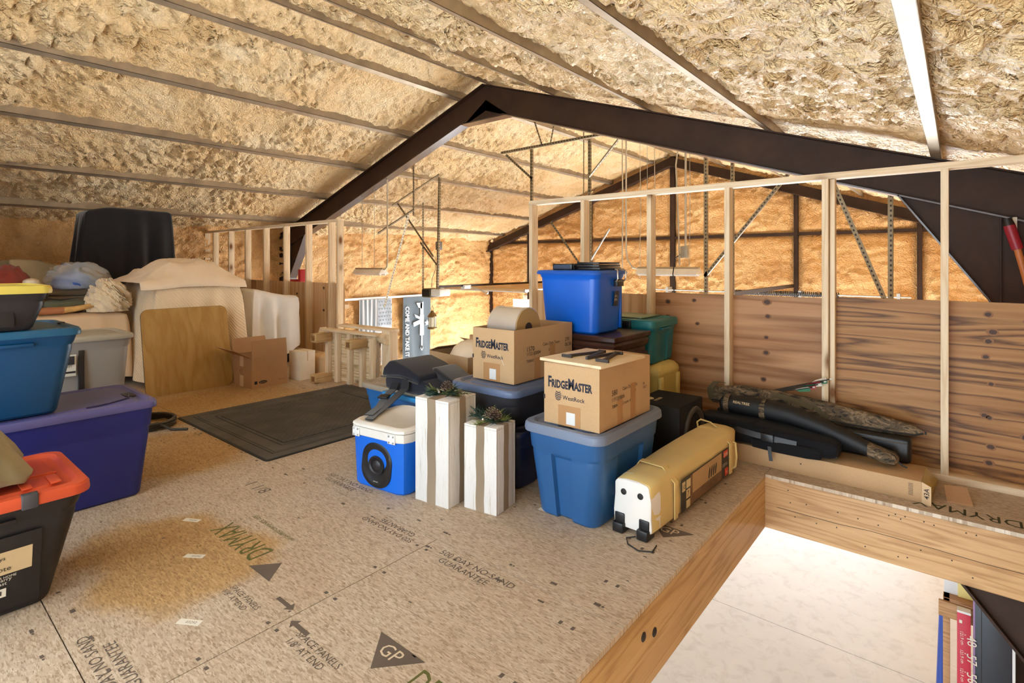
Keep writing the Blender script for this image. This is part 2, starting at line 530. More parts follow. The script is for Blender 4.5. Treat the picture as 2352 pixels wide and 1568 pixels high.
ceiling = struct(slope('ceiling', -1, 3, PL))
slope('foam_slope', 1, 41, PR, ceiling)
for sgn, lst in ((-1, PL), (1, PR)):
    for p in lst:
        x = RX + sgn*p; z = roof_z(x)
        m = MB()
        sl = -sgn*PITCH
        # Z purlin: bottom flange, lip and the web that runs up into the foam
        def strip(xa, xb, ta, tb):
            m.add([(xa, YN, z+sl*(xa-x)*-1*-1+ta), (xb, YN, z+sl*(xb-x)+ta), (xb, YN, z+sl*(xb-x)+tb), (xa, YN, z+sl*(xa-x)+tb),
                   (xa, YB, z+sl*(xa-x)*-1*-1+ta), (xb, YB, z+sl*(xb-x)+ta), (xb, YB, z+sl*(xb-x)+tb), (xa, YB, z+sl*(xa-x)+tb)],
                  [(0,3,2,1),(4,5,6,7),(0,1,5,4),(1,2,6,5),(2,3,7,6),(3,0,4,7)])
        strip(x-0.033, x+0.033, 0, 0.004)
        strip(x-0.033, x-0.030, 0, 0.018)
        strip(x+0.030, x+0.033, 0, 0.18)
        m.build('purlin', PURLIN, ceiling, angle=0)

# eave walls and the far gable
def foam_wall(name, axis, c, a0, a1, z0, z1f, seed, holes=(), step=0.045, inward=1, bands=()):
    na = int((a1-a0)/step); zt = (RZ+0.35) if axis == 'y' else z1f(a0)
    nz = int((zt-z0)/step)
    a, z = np.meshgrid(np.linspace(a0, a1, na), np.linspace(z0, zt, nz), indexing='ij')
    h = foam_height(a*0.8, z*1.2, seed)*0.9
    for kind, p, w in bands:                       # foam thins out against posts and girts
        d = np.abs((a if kind == 'a' else z)-p)
        h = h*(1-0.9*np.exp(-(d/w)**2)) - 0.05*np.exp(-(d/w)**2)
    P = np.stack([a, c+inward*h, z] if axis == 'y' else [c+inward*h, a, z], -1)
    am = (a[:-1,:-1]+a[1:,1:])/2; zm = (z[:-1,:-1]+z[1:,1:])/2
    keep = zm < np.vectorize(z1f)(am)
    for (h0, h1, g0, g1) in holes:
        keep &= ~((am > h0) & (am < h1) & (zm > g0) & (zm < g1))
    return struct(grid_mesh(name, P, FOAM_WALL, keep=keep))
wall_left = foam_wall('wall_left', 'x', XL, YN, YB, ZG, lambda a: roof_z(XL)+0.3, 11, inward=1, bands=(('z', 0.42, 0.06),))
wall_right = foam_wall('wall_right', 'x', XR, YN, YB, ZG, lambda a: roof_z(XR)+0.3, 12, inward=-1)
wall_light_baffle = foam_wall('wall_light_baffle', 'y', YN, XL, -4.0, -0.35, lambda a: roof_z(a)+0.28, 14, inward=1)  # unseen part wall added behind the camera to shape the skylight
DOORS = [(-9.45, -6.1), (-5.4, -0.5)]
HEAD = 0.27
posts = [XL+0.06, -8.9, -7.0, RX, -2.40, -0.50]
wall_back = foam_wall('wall_back', 'y', YB, XL, XR, ZG, lambda a: roof_z(a)+0.28, 13, inward=-1,
                      holes=[(d0, d1, ZG-1, HEAD) for d0, d1 in DOORS],
                      bands=[('a', p, 0.09) for p in posts] + [('z', 1.80, 0.07)])
for p in posts:
    zt = roof_z(p)-0.02
    zb = HEAD if any(d0 < p < d1 for d0, d1 in DOORS) else ZG
    w = 0.05 if p in (posts[0], RX) else 0.035
    m = MB(); m.box(p-w, YB-0.045, zb, p+w, YB+0.05, zt)
    m.box(p-w*1.0, YB-0.055, zb, p-w*0.82, YB-0.045, zt); m.box(p+w*0.82, YB-0.055, zb, p+w, YB-0.045, zt)
    m.build('post', STEEL, wall_back)
m = MB(); m.box(XL, YB-0.03, 1.77, XR, YB+0.05, 1.83).build('girt', STEEL, wall_back)
for sgn in (-1, 1):
    xe = XL if sgn < 0 else XR
    m = MB()
    za, zb = RZ, roof_z(xe)
    m.prism([(RX, YB-0.14, za-0.05), (RX, YB-0.14, za-0.25), (xe, YB-0.14, zb-0.25), (xe, YB-0.14, zb-0.05)], (0, 0.2, 0))
    m.prism([(RX, YB-0.20, za-0.232), (RX, YB-0.20, za-0.25), (xe, YB-0.20, zb-0.25), (xe, YB-0.20, zb-0.232)], (0, 0.06, 0))
    m.build('gable_rafter', STEEL, wall_back)
for d0, d1 in DOORS:
    m = MB()
    m.box(d0-0.1, YB-0.02, HEAD, d1+0.1, YB+0.08, HEAD+0.10); m.box(d0-0.06, YB-0.02, ZG, d0, YB+0.08, HEAD); m.box(d1, YB-0.02, ZG, d1+0.06, YB+0.08, HEAD)
    m.build('door_frame', WHITE_P, wall_back)

# garage slab below, running out as an apron in front of both ends
m = MB()
joints = [-14.0, -9.0, -3.6, -0.2, 3.0, 6.2, 9.4, YB, 15.0, 22.0]
slab = bpy.data.objects.new('floor_lower', None); C.objects.link(slab); struct(slab)
for ya, yb in zip(joints[:-1], joints[1:]):
    for xa, xb in ((-26.0, XL-0.3), (XL-0.3, RX), (RX, XR+0.3), (XR+0.3, 16.0)):
        MB().box(xa+0.004, ya+0.004, ZG-0.12, xb-0.004, yb-0.004, ZG).build('slab', CONCRETE, slab, angle=0)
MB().box(-26, -14, ZG-0.2, 16, 22, ZG-0.1).build('slab_bed', plain('joint', srgb(120,116,110), 0.9), slab, angle=0)

# ------------------------------------------------------------------ loft floor
joist = wood_mat('joist_hidden', P_D, P_M, P_L, 1, 1.0, False)
m = MB()
for k in range(24):
    x = XL+0.1+k*0.406
    if x < EDGE_X-0.1: m.box(x, -1.2, -0.30, x+0.038, 4.0, -0.0195)
floor = struct(m.build('floor', joist, angle=0))
MB().box(XL, -1.2, -0.024, EDGE_X+0.03, 4.0, -0.0197).build('seam_light_block', plain('seam_block_dark', srgb(60,44,30), 0.9), floor, angle=0)  # dark sheet added to stop light from below showing through the seams
sheets = {}
rows = [-1.2, -0.80, 0.42, 1.64, 2.86, 4.01]
for r, (ya, yb) in enumerate(zip(rows[:-1], rows[1:])):
    off = -1.79 if r % 2 == 0 else -3.01
    xs = [XL] + [off-2.44*k for k in range(4, -1, -1) if XL < off-2.44*k < EDGE_X-0.05] + [EDGE_X+0.038]
    for xa, xb in zip(xs[:-1], xs[1:]):
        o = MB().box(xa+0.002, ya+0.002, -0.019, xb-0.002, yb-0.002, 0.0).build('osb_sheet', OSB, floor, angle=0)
        sheets[(r, round(xa, 2))] = o
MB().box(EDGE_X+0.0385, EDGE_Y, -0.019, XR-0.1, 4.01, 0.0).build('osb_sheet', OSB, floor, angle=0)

# header boards round the stair opening
m = MB(); m.box(EDGE_X, -1.2, -0.31, EDGE_X+0.0375, EDGE_Y, -0.0195)
trim1 = struct(m.build('trim_1', PINE_Y, bevel=0.003))
m = MB(); m.box(EDGE_X-0.3, EDGE_Y, -0.31, XR-0.1, EDGE_Y+0.038, -0.0195)
trim2 = struct(m.build('trim_2', JOIST_X, bevel=0.003))
for (yy, zz) in ((1.785, -0.105), (1.875, -0.135)):
    MB().lathe([(0.0, 0), (0.016, 0), (0.017, 0.002), (0.012, 0.005), (0.0, 0.006)], 16,
               frame((EDGE_X+0.038, yy, zz), (0,1,0), (0,0,1))).build('bolt', INK, trim1)
MB().tube([(EDGE_X+0.1, EDGE_Y-0.0004, -0.175), (-0.5, EDGE_Y-0.0004, -0.178), (-0.35, EDGE_Y-0.0004, -0.170), (-0.1, EDGE_Y-0.0004, -0.174), (0.1, EDGE_Y-0.0004, -0.182), (0.5, EDGE_Y-0.0004, -0.178)], 0.0012, 4).build('crack', INK, trim2)
for k in range(26):
    x = rng.uniform(EDGE_X+0.1, XR-0.2); z = rng.choice([-0.06, -0.12, -0.2, -0.26]) + rng.uniform(-0.01, 0.01)
    MB().lathe([(0.0, 0), (0.0035, 0), (0.003, 0.001)], 8, frame((x, EDGE_Y, z), (1,0,0), (0,0,1))).build('nail', INK, trim2)

# ------------------------------------------------------------------ stud walls with plywood behind
def stud_wall(name, studs, x0, x1, ply):
    w = bpy.data.objects.new(name, None); C.objects.link(w); struct(w)
    t = 0.089
    MB().box(x0, YW, 0, x1, YW+t, 0.038).build('bottom_plate', PINE_X, w, bevel=0.002)
    MB().box(x0, YW, 1.765, x1, YW+t, 1.803).build('top_plate', PINE_X, w, bevel=0.002)
    for x in studs:
        MB().box(0, 0, 0, 0.036, t, 1.727).build('stud', PINE_Z, w, bevel=0.002, loc=(x, YW, 0.038))
    for xa, xb, mt, zt in ply:
        MB().box(xa, YW+t, -0.2, xb, YW+t+0.012, zt).build('plywood_panel', mt, w, angle=0)
    return w
wr = stud_wall('wall_center_right', [-3.025, -2.472, -1.867, -1.276, -0.668, -0.076], -3.03, XR-0.12,
               [(-3.03, -1.862, PLY_Z, 0.985), (-1.86, -0.652, PLY, 1.005), (-0.65, XR-0.12, PLY_W, 1.015)])
MB().box(-0.628, YW+0.03, 0.038, -0.60, YW+0.089, 1.765).build('stud', PINE_Z, wr, bevel=0.002)
wl = stud_wall('wall_center_left', [-10.33, -9.98, -9.36, -8.75, -8.14, -7.53, -6.92, -6.35, -6.16], XL+0.03, -6.12,
               [(XL+0.02, -8.55, PLY, 0.97), (-8.545, -6.12, PLY_Z, 0.97)])

# ------------------------------------------------------------------ steel frame
D = 0.34
fr = thing('portal_beam', 'dark brown steel portal beam spanning the roof behind the stud wall', 'steel beam', (RX, YF, ZG))
def fpoly(name, pts, th=0.01, y=0.0):
    m = MB(); m.prism([(px-RX, y-th/2, pz-ZG) for px, pz in pts], (0, th, 0))
    return m.build(name, STEEL, fr, angle=0)
def flange(name, pts, wd=0.15, th=0.012):
    m = MB()
    for (xa, za), (xb, zb) in zip(pts[:-1], pts[1:]):
        d = Vector((xb-xa, 0, zb-za)).normalized(); n = Vector((-d.z, 0, d.x))*th/2
        a = Vector((xa-RX, 0, za-ZG)); b = Vector((xb-RX, 0, zb-ZG))
        m.prism([a-n+Vector((0,-wd/2,0)), b-n+Vector((0,-wd/2,0)), b+n+Vector((0,-wd/2,0)), a+n+Vector((0,-wd/2,0))], (0, wd, 0))
    return m.build(name, STEEL_G if 'bottom' in name or 'knee' in name or 'gusset' in name else STEEL, fr, angle=0)
for sgn in (-1, 1):
    X = lambda d: RX + sgn*d
    top = lambda d: RZ - PITCH*d - 0.006
    kn, kc, ke = 4.50, 5.05, 5.44                  # knee start, column inner face, outer face
    fpoly('rafter_web', [(X(0), top(0)), (X(ke), top(ke)), (X(ke), top(ke)-D), (X(kn), top(kn)-D), (X(0), top(0)-D)])
    flange('rafter_top_flange', [(X(0), top(0)), (X(ke), top(ke))])
    flange('rafter_bottom_flange', [(X(0.35), top(0.35)-D), (X(kn), top(kn)-D), (X(5.4), top(5.4)-D)])
    fpoly('knee_web', [(X(kn), top(kn)-D), (X(ke), top(ke)-D), (X(ke), 0.5), (X(kc+0.06), 0.5), (X(kc), 0.95)])
    flange('knee_flange', [(X(kn), top(kn)-D), (X(kc), 0.955), (X(kc+0.08), 0.4)])
    fpoly('column_web', [(X(kc+0.08), 0.5), (X(ke), 0.5), (X(ke), ZG), (X(kc+0.12), ZG)])
    flange('column_flange', [(X(kc+0.08), 0.5), (X(kc+0.12), ZG)])
    flange('column_outer_flange', [(X(ke), top(ke)), (X(ke), ZG)])
    flange('stiffener', [(X(kc+0.06), top(kc)-D-0.02), (X(kc+0.06), 0.5)], 0.08, 0.008)
fpoly('ridge_gusset', [(RX-0.42, roof_z(RX-0.42)-D), (RX, RZ-0.2), (RX+0.42, roof_z(RX+0.42)-D)])
flange('ridge_gusset_flange', [(RX-0.40, roof_z(RX-0.40)-D-0.006), (RX+0.40, roof_z(RX+0.40)-D-0.006)])
# bracket under the loft beam, against the right hand column
br = thing('steel_bracket', 'dark steel knee bracket under the loft beam at the right corner', 'bracket', (0.0, 4.5, ZG))
MB().prism([(-0.02, 0, 1.85), (0.52, 0, 1.85), (0.52, 0, 1.18)], (0, 0.012, 0)).build('web', STEEL, br, angle=0)
MB().prism([(-0.03, -0.05, 1.85), (-0.012, -0.05, 1.85), (0.53, -0.05, 1.18), (0.515, -0.05, 1.17)], (0, 0.11, 0)).build('flange', STEEL, br, angle=0)
MB().box(-0.08, -0.06, 1.85, 0.52, 0.08, 2.28).build('beam_stub', STEEL, br, angle=0)
# knots of the rotary cut plywood: dark cores in a browner ring
KD = plain('knot_dark', srgb(66,40,22), 0.6); KR = plain('knot_ring', srgb(132,88,48), 0.6)
kr = random.Random(12)
def knot(parent, x, z, r, y):
    for mt, q, dy in ((KR, 1.0, 0.0006), (KD, 0.62, 0.0010)):
        m = MB(); p = []
        for i in range(14):
            a_ = 2*PI*i/14; rr_k = r*q*(1+kr.uniform(-0.12, 0.12)); p.append((x+rr_k*1.25*math.cos(a_), y-dy, z+rr_k*math.sin(a_)))
        m.prism(p, (0, 0.0004, 0)).build('knot', mt, parent, angle=0)
yk = YW+0.089
for x, zs in ((-1.73, (0.93, 0.83, 0.72, 0.60, 0.47, 0.34, 0.2)), (-1.52, (0.96, 0.78, 0.5)), (-1.02, (0.95, 0.87, 0.72, 0.60, 0.44, 0.33, 0.22)), (0.13, (0.95, 0.84, 0.80, 0.70, 0.55, 0.40, 0.36, 0.22, 0.12)), (0.30, (0.90, 0.62, 0.3))):
    for z in zs: knot(wr, x+kr.uniform(-0.02, 0.02), z+kr.uniform(-0.015, 0.015), kr.uniform(0.014, 0.026), yk)
for x, zs in ((-6.6, (0.9, 0.6, 0.3)), (-7.3, (0.8, 0.5))):
    for z in zs: knot(wl, x, z, 0.02, yk)
# ------------------------------------------------------------------ storage totes
def plastic(name, col, rough=0.38):
    return plain(name, col, rough, 0, 0.07, 3.0, 0.04, 220)
BLUE = plastic('tote_blue', srgb(36,88,142))
INDIGO = plastic('tote_indigo', srgb(34,42,124))
TEAL = plastic('tote_teal_blue', srgb(0,66,108))
NAVY = plastic('tote_navy', srgb(24,34,66))
BRIGHT = plastic('tote_bright_blue', srgb(4,92,200), 0.33)
GREYT = plastic('tote_grey', srgb(146,142,138))
DARKG = plastic('tote_dark_grey', srgb(54,54,60))
BLACKT = plastic('tote_black', srgb(34,31,33), 0.45)
LID_G = plastic('lid_grey_blue', srgb(112,124,146), 0.42)
LID_T = plastic('lid_taupe', srgb(150,140,126), 0.45)
ORANGE = plastic('lid_orange', srgb(204,80,46), 0.4)
YELLOW = plastic('lid_yellow', srgb(198,178,78), 0.42)
GREENT = plastic('tote_green_teal', srgb(12,104,118), 0.4)

def section(hx, hy, r, recx=0.0, recy=0.0, ax=0.45, ay=0.45, n=5):
    """rounded rectangle; the middle of the short (x) ends / long (y) sides may be pushed in"""
    pts = []
    def side(p0, p1, axis, a, rec, sgn):
        L = []
        for t in (-a-0.06, -a, a, a+0.06):
            q = [p0[0]+(p1[0]-p0[0])*(t+1)/2, p0[1]+(p1[1]-p0[1])*(t+1)/2]
            if abs(t) <= a+1e-6: q[axis] -= sgn*rec
            L.append(tuple(q))
        return L
    cs = [(hx-r, hy-r, 0), (-hx+r, hy-r, 90), (-hx+r, -hy+r, 180), (hx-r, -hy+r, 270)]
    pts += side((hx, -hy+r), (hx, hy-r), 0, ax, recx, 1)
    for k, (cx, cy, a0) in enumerate(cs):
        pts += [(cx+r*math.cos(math.radians(a0+90*i/n)), cy+r*math.sin(math.radians(a0+90*i/n))) for i in range(n+1)]
        if k == 0: pts += side((hx-r, hy), (-hx+r, hy), 1, ay, recy, 1)
        if k == 1: pts += side((-hx, hy-r), (-hx, -hy+r), 0, ax, recx, -1)
        if k == 2: pts += side((-hx+r, -hy), (hx-r, -hy), 1, ay, recy, -1)
    return pts

def tote(name, label, loc, rz, L, W, H, body, lid, taper=0.05, lid_h=0.035, rec=(0.012, 0.010), r=0.05, over=0.012,
         lip=0.06, latches=(), latch_mat=None, handles=True, deep=0.0, a=(0.4, 0.5), group=None):
    """L along local x, W along local y: lid size; the body tapers towards the floor"""
    t = thing(name, label, 'storage tote', loc, rz, group)
    hx, hy = L/2-over, W/2-over
    bot = H*0.02
    def ring(hx_, hy_, z, rx=0, ry=0, rr=r):
        return [(x, y, z) for x, y in section(hx_, hy_, rr, rx, ry, a[0], a[1])]
    zt = H-lid_h
    R = []
    R.append(ring(hx-taper-0.012, hy-taper-0.012, 0.0, rec[0], rec[1], r*0.7))
    R.append(ring(hx-taper, hy-taper, 0.012, rec[0], rec[1]))
    zl = zt-lip
    f = 0.2
    R.append(ring(hx-taper*f-0.004, hy-taper*f-0.004, zl-0.03, rec[0], rec[1]))
    R.append(ring(hx-taper*f-0.004, hy-taper*f-0.004, zl-0.012))
    R.append(ring(hx-taper*f+0.002, hy-taper*f+0.002, zl))
    R.append(ring(hx, hy, zt))
    R.append(ring(hx+0.004, hy+0.004, zt+lid_h*0.5))
    b = MB().loft(R, True, True).build('body', body, t, angle=28)
    R = []
    R.append(ring(hx, hy, zt-0.004))
    R.append(ring(L/2, W/2, zt-0.004))
    R.append(ring(L/2+0.002, W/2+0.002, zt+0.006))
    R.append(ring(L/2, W/2, H-0.010))
    R.append(ring(L/2-0.006, W/2-0.006, H-0.001))
    R.append(ring(L/2-0.03, W/2-0.03, H+0.002))
    R.append(ring(L/2-0.045, W/2-0.045, H-0.010-deep))
    R.append(ring(L/2-0.07, W/2-0.07, H-0.010-deep))
    R.append(ring(L/2-0.078, W/2-0.078, H-0.001-deep))
    ld = MB().loft(R, True, True).build('lid', lid, t, angle=28)
    if handles:
        for s in (-1, 1):
            m = MB(); x = s*(hx-taper*0.2)
            m.box(min(x, x+s*0.02), -W*0.2, zt-lip-0.004, max(x, x+s*0.02), W*0.2, zt-lip+0.012)
            m.build('handle', body, t, bevel=0.004)
    for (ex, ey, along) in latches:
        m = MB(); w = 0.035
        if along == 'x': m.box(ex-w, ey-0.006, zt-0.03, ex+w, ey+0.012, H+0.003); m.box(ex-w, min(ey, ey-0.03*(1 if ey > 0 else -1)), H-0.002, ex+w, max(ey, ey-0.03*(1 if ey > 0 else -1)), H+0.006)
        else: m.box(ex-0.006, ey-w, zt-0.03, ex+0.012, ey+w, H+0.003)
        m.build('latch', latch_mat or BLACK_P, t, bevel=0.003)
    return t

# ---- left stack (the near face of each looks along +X)
# black tote with orange lid
t = tote('storage_tote', 'black tote with an orange lid at the left edge, on the floor', (-2.73, 0.20, 0), 0, 0.53, 0.70, 0.43, BLACKT, ORANGE,
         0.085, 0.035, (0.0, 0.0), 0.06, 0.014, 0.05, handles=True)
m = MB(); m.box(0.243, 0.15, 0.385, 0.272, 0.195, 0.436).build('latch', plain('latch_grey', srgb(66,66,70), 0.4), t, bevel=0.004)
for yy in (0.16, 0.24):
    MB().box(0.10, yy, 0.430, 0.20, yy+0.03, 0.437).build('lid_rib', ORANGE, t, bevel=0.003)
MB().box(0.05, 0.08, 0.424, 0.062, 0.28, 0.434).build('lid_rib', ORANGE, t, bevel=0.003)
un = Vector((0.197, 0, 0.02)); slope_x = (0.251-0.170)/(0.395)
def on_face(y, z): return (0.166 + 0.058*(z/0.28) + 0.008, y, z)
fv = Vector((0.058/0.28, 0, 1)).normalized()
MB().prism([on_face(-0.22, 0.03), on_face(0.21, 0.03), on_face(0.21, 0.30), on_face(-0.22, 0.30)], (0.004, 0, -0.001)).build('front_panel', BLACKT, t, bevel=0.003)
def lab(o, dx): return (o[0]+dx, o[1], o[2])
quad('label_sticker', plain('label_cream', srgb(206,180,138), 0.55), t, lab(on_face(-0.075, 0.165), 0.006), (0,1,0), fv, 0.26, 0.085)
text('18-Gallon Tote', INK, t, lab(on_face(-0.025, 0.178), 0.0085), (0,1,0), fv, w=0.155)
text('mainstays', INK, t, lab(on_face(0.04, 0.215), 0.0085), (0,1,0), fv, w=0.075)
m = MB(); M = frame(lab(on_face(0.025, 0.205), 0.0075), (0,1,0), fv)
for (a0,b0,a1,b1) in ((0,0,0.002,0.03),(0,0.028,0.035,0.03),(0.033,0.02,0.035,0.03),(0,0,0.035,0.002)): m.box(a0,b0,0,a1,b1,0.0009,M)
m.build('label_mark', INK, t, angle=0)
for k, (ln, z) in enumerate((('CLASSIC STORAGE FOR YOUR HOME', 0.150), ('Stackable and easy to carry', 0.136), ('Snap fit lid, made to last', 0.122))):
    text(ln, PAPER, t, lab(on_face(-0.055, z), 0.0065), (0,1,0), fv, w=0.20-0.012*k)
quad('barcode_sticker', PAPER, t, lab(on_face(0.045, 0.082), 0.0055), (0,1,0), fv, 0.075, 0.032)
m = MB(); M = frame(lab(on_face(0.053, 0.090), 0.0065), (0,1,0), fv)
for k in range(11): m.box(k*0.0052, 0, 0, k*0.0052+rng.choice([0.0015, 0.003]), 0.016, 0.0006, M)
m.build('barcode', INK, t, angle=0)

# indigo tote
t = tote('storage_tote', 'large indigo tote with a purple lid under the teal tote', (-3.60, 0.56, 0), 0, 0.60, 0.92, 0.505, INDIGO, plastic('lid_purple', srgb(90,88,142), 0.4),
         0.045, 0.035, (0.0, 0.0), 0.045, 0.014, 0.10, handles=False)
MB().tube([(0.05, 0.39, 0.508), (0.16, 0.36, 0.508), (0.22, 0.26, 0.508), (0.24, 0.16, 0.508)], 0.004, 6).build('lid_groove', plastic('lid_dark', srgb(48,44,90)), t)
MB().box(0.02, 0.36, 0.500, 0.12, 0.405, 0.509).build('lid_grip', BLACKT, t, bevel=0.003)
quad('label_sticker', PAPER, t, (0.2625, -0.27, 0.33), (0,1,0), (0.09,0,1), 0.16, 0.06)
# teal-blue tote on top of it
t = tote('storage_tote', 'teal blue tote stacked on the indigo tote', (-3.57, 0.39, 0.512), 0, 0.60, 0.60, 0.41, TEAL, plastic('lid_teal', srgb(20,84,118), 0.36),
         0.065, 0.030, (0.0, 0.0), 0.05, 0.012, 0.04, handles=True)
MB().box(-0.02, 0.258, 0.405, 0.012, 0.285, 0.416).build('lid_tab', BLACK_P, t, bevel=0.002)
# small black tote with yellow lid
t = tote('storage_tote', 'small black tote with a yellow lid, topmost at the left edge', (-3.43, 0.34, 0.925), 0, 0.42, 0.46, 0.205, BLACKT, YELLOW,
         0.045, 0.032, (0.0, 0.010), 0.04, 0.014, 0.03, handles=False)
MB().box(-0.03, 0.215, 0.135, 0.03, 0.242, 0.172).build('latch', BLACK_P, t, bevel=0.003)
m = MB(); m.box(0.166, -0.08, 0.02, 0.176, 0.10, 0.11).build('front_panel', BLACKT, t, bevel=0.006)
# light grey tote behind
t = tote('storage_tote', 'light grey tote standing behind the teal and indigo totes', (-4.66, 0.93, 0), 0, 0.50, 0.58, 0.75, GREYT, plastic('lid_grey', srgb(160,152,136), 0.42),
         0.055, 0.03, (0.0, 0.0), 0.05, 0.012, 0.05, handles=False)
MB().box(0.205, -0.02, 0.1, 0.232, 0.01, 0.66).build('strap', BLACK_P, t, bevel=0.002)
quad('label_sticker', PAPER, t, (0.2325, -0.15, 0.50), (0,1,0), (0.06,0,1), 0.115, 0.14)
quad('label_print', DARKG, t, (0.2415, -0.10, 0.575), (0,1,0), (0.06,0,1), 0.055, 0.055)
text('FOR BEST\nUSE', INK, t, (0.2400, -0.135, 0.540), (0,1,0), (0.06,0,1), w=0.08)
quad('label_band', INK, t, (0.2370, -0.148, 0.520), (0,1,0), (0.06,0,1), 0.11, 0.012)

# crumpled olive canvas bag on the orange lid
def blob(name, mat, parent, c, size, seed, amp=0.25, freq=3.0, sub=4, flat=True, sharp=1.0, loc=None):
    bm = bmesh.new(); bmesh.ops.create_icosphere(bm, subdivisions=sub, radius=1.0)
    vsx = np.array([v.co[:] for v in bm.verts])
    a = np.arctan2(vsx[:,1], vsx[:,0])*0.8; e = vsx[:,2]*1.3
    h = fbm(vsx[:,0]*freq+7, vsx[:,1]*freq+vsx[:,2]*freq*1.3+3, seed, 3)
    rdg = 1-np.abs(2*h-1)
    k = 1+amp*(rdg-0.6)*sharp
    P = vsx*k[:,None]*np.array(size)
    if flat: P[:,2] = np.maximum(P[:,2], -size[2]*0.55)
    P += np.array(c)
    for v, p in zip(bm.verts, P): v.co = p
    me = bpy.data.meshes.new(name); bm.to_mesh(me); bm.free()
    return link(name, me, mat, parent, 180, loc)
OLIVE = fabric('olive_canvas', srgb(150,142,112), 0.8, 400, 0.2)
def canvas_bag():
    t = thing('canvas_bag', 'crumpled olive grey canvas bag on the orange lid', 'bag', (-2.72, 0.19, 0.452))
    n = 40; R = []
    for k, (z, wx, wy, ox, oy) in enumerate([(0.0,0.19,0.20,0,0), (0.03,0.20,0.215,0,0.005), (0.09,0.17,0.18,0,-0.005), (0.16,0.145,0.155,0.01,-0.02), (0.22,0.125,0.135,0.0,-0.035), (0.27,0.10,0.12,-0.01,-0.05), (0.31,0.075,0.105,-0.02,-0.06), (0.325,0.055,0.085,-0.02,-0.06), (0.30,0.04,0.06,-0.02,-0.06)]):
        ring = []
        for i in range(n):
            a = 2*PI*i/n
            f = 1 + 0.10*math.sin(3*a+z*9) + 0.07*math.sin(7*a-z*16+1) + 0.05*math.sin(5*a+z*31)
            sq = 1/max(abs(math.cos(a)), abs(math.sin(a)))**0.55
            ring.append((ox+wx*f*sq*math.cos(a), oy+wy*f*sq*math.sin(a), z+0.012*math.sin(4*a+k)))
        R.append(ring)
    MB().loft(R).build('bag_body', OLIVE, t, angle=60)
    MB().tube([(-0.06, 0.03, 0.31), (-0.01, 0.05, 0.345), (0.05, 0.02, 0.33), (0.09, -0.03, 0.25)], 0.018, 8, True, 0.4).build('handle', OLIVE, t)
canvas_bag()

# ------------------------------------------------------------------ draped furniture at the far left
def drape(mat, parent, x0, x1, y0, y1, zt, hem, name='cloth', amp=0.03, nf=26, flare=0.06, seed=0, top_noise=0.02, r=0.05, n=160, topf=None, ang=180):
    """cloth over a box: flat top, rounded edge, falling folds; hem(a) gives hem height, a = 0..1 round the sheet"""
    hx, hy = (x1-x0)/2, (y1-y0)/2; cx, cy = (x0+x1)/2, (y0+y1)/2
    per = section(1, 1, 0.08, n=6)
    ts = np.linspace(0, 1, n, endpoint=False)
    # even spacing along the rectangle
    def edge(t):
        p = 4*t
        k = int(p) % 4; f = 2*(p-int(p))-1
        return [(1, f), (-f, 1), (-1, -f), (f, -1)][k], [(1, 0), (0, 1), (-1, 0), (0, -1)][k]
    rings = []
    rs = np.random.RandomState(seed); ph = rs.rand(4)*6.28
    levels = [(0.0, 0), (0.35, 0), (0.7, 0), (0.92, 0), (1.0, 0.0)] + [(1.0, d) for d in (0.03, 0.1, 0.2, 0.32, 0.46, 0.6, 0.75, 0.9, 1.0)]
    for s, dn in levels:
        ring = []
        for t in ts:
            (ux, uy), (nx, ny) = edge(t)
            x = cx + ux*hx*max(s, 0.01); y = cy + uy*hy*max(s, 0.01)
            f = math.sin(t*nf*2*PI+ph[0]+1.5*math.sin(t*9+ph[1])) * (0.6+0.4*math.sin(t*31+ph[2]))
            hz = hem(t)
            if dn == 0:
                z = zt + top_noise*(fbm(np.array(x*2.3), np.array(y*2.3), seed, 3)-0.5)*2 - (r*0.5 if s == 1.0 else 0)
                if topf: z += topf(x, y)
            else:
                ztop = zt + (topf(x, y) if topf else 0)
                z = ztop - r*0.5 - dn*(ztop-hz-r*0.5)
                o = flare*dn + amp*f*min(1, dn*2.2+0.1) + r*0.3*(min(dn*8, 1))
                rr = 0.16
                nn = Vector((ux if abs(ux) > 0.86 else nx, uy if abs(uy) > 0.86 else ny, 0)).normalized()
                x += nn.x*o; y += nn.y*o
            ring.append((x, y, z))
        rings.append(ring)
    return MB().loft(rings, True, False).build(name, mat, parent, angle=ang)
SATIN = plain('beige_satin', srgb(214,184,148), 0.32, 0, 0.06, 4, 0.0)
FLEECE = fabric('cream_fleece', srgb(226,204,168), 0.95, 20, 1.0, 0.06, 0.5)
FLANNEL = fabric('white_flannel', srgb(226,224,220), 0.9, 120, 0.3, 0.05, 0.4)
SHEET = fabric('cream_sheet', srgb(228,206,176), 0.7, 500, 0.1, 0.05, 0.2)

# table with the beige satin cloth (a plain folding table under it)
t = thing('covered_table', 'low table under a beige satin cloth behind the grey tote', 'table', (-7.3, 1.05, 0))
MB().box(-0.76, -0.85, 0.70, 0.76, 0.63, 0.735).build('tabletop', LIGHT_PLY, t, bevel=0.004)
for sx in (-1, 1):
    for sy in (-0.75, 0.55):
        MB().tube([(sx*0.68, sy, 0), (sx*0.68, sy, 0.70)], 0.018, 8).build('leg', GALV, t)
drape(SATIN, t, -0.80, 0.80, -0.88, 0.67, 0.745, lambda a: 0.10+0.03*math.sin(a*40), 'tablecloth', 0.03, 26, 0.02, 4, 0.006)
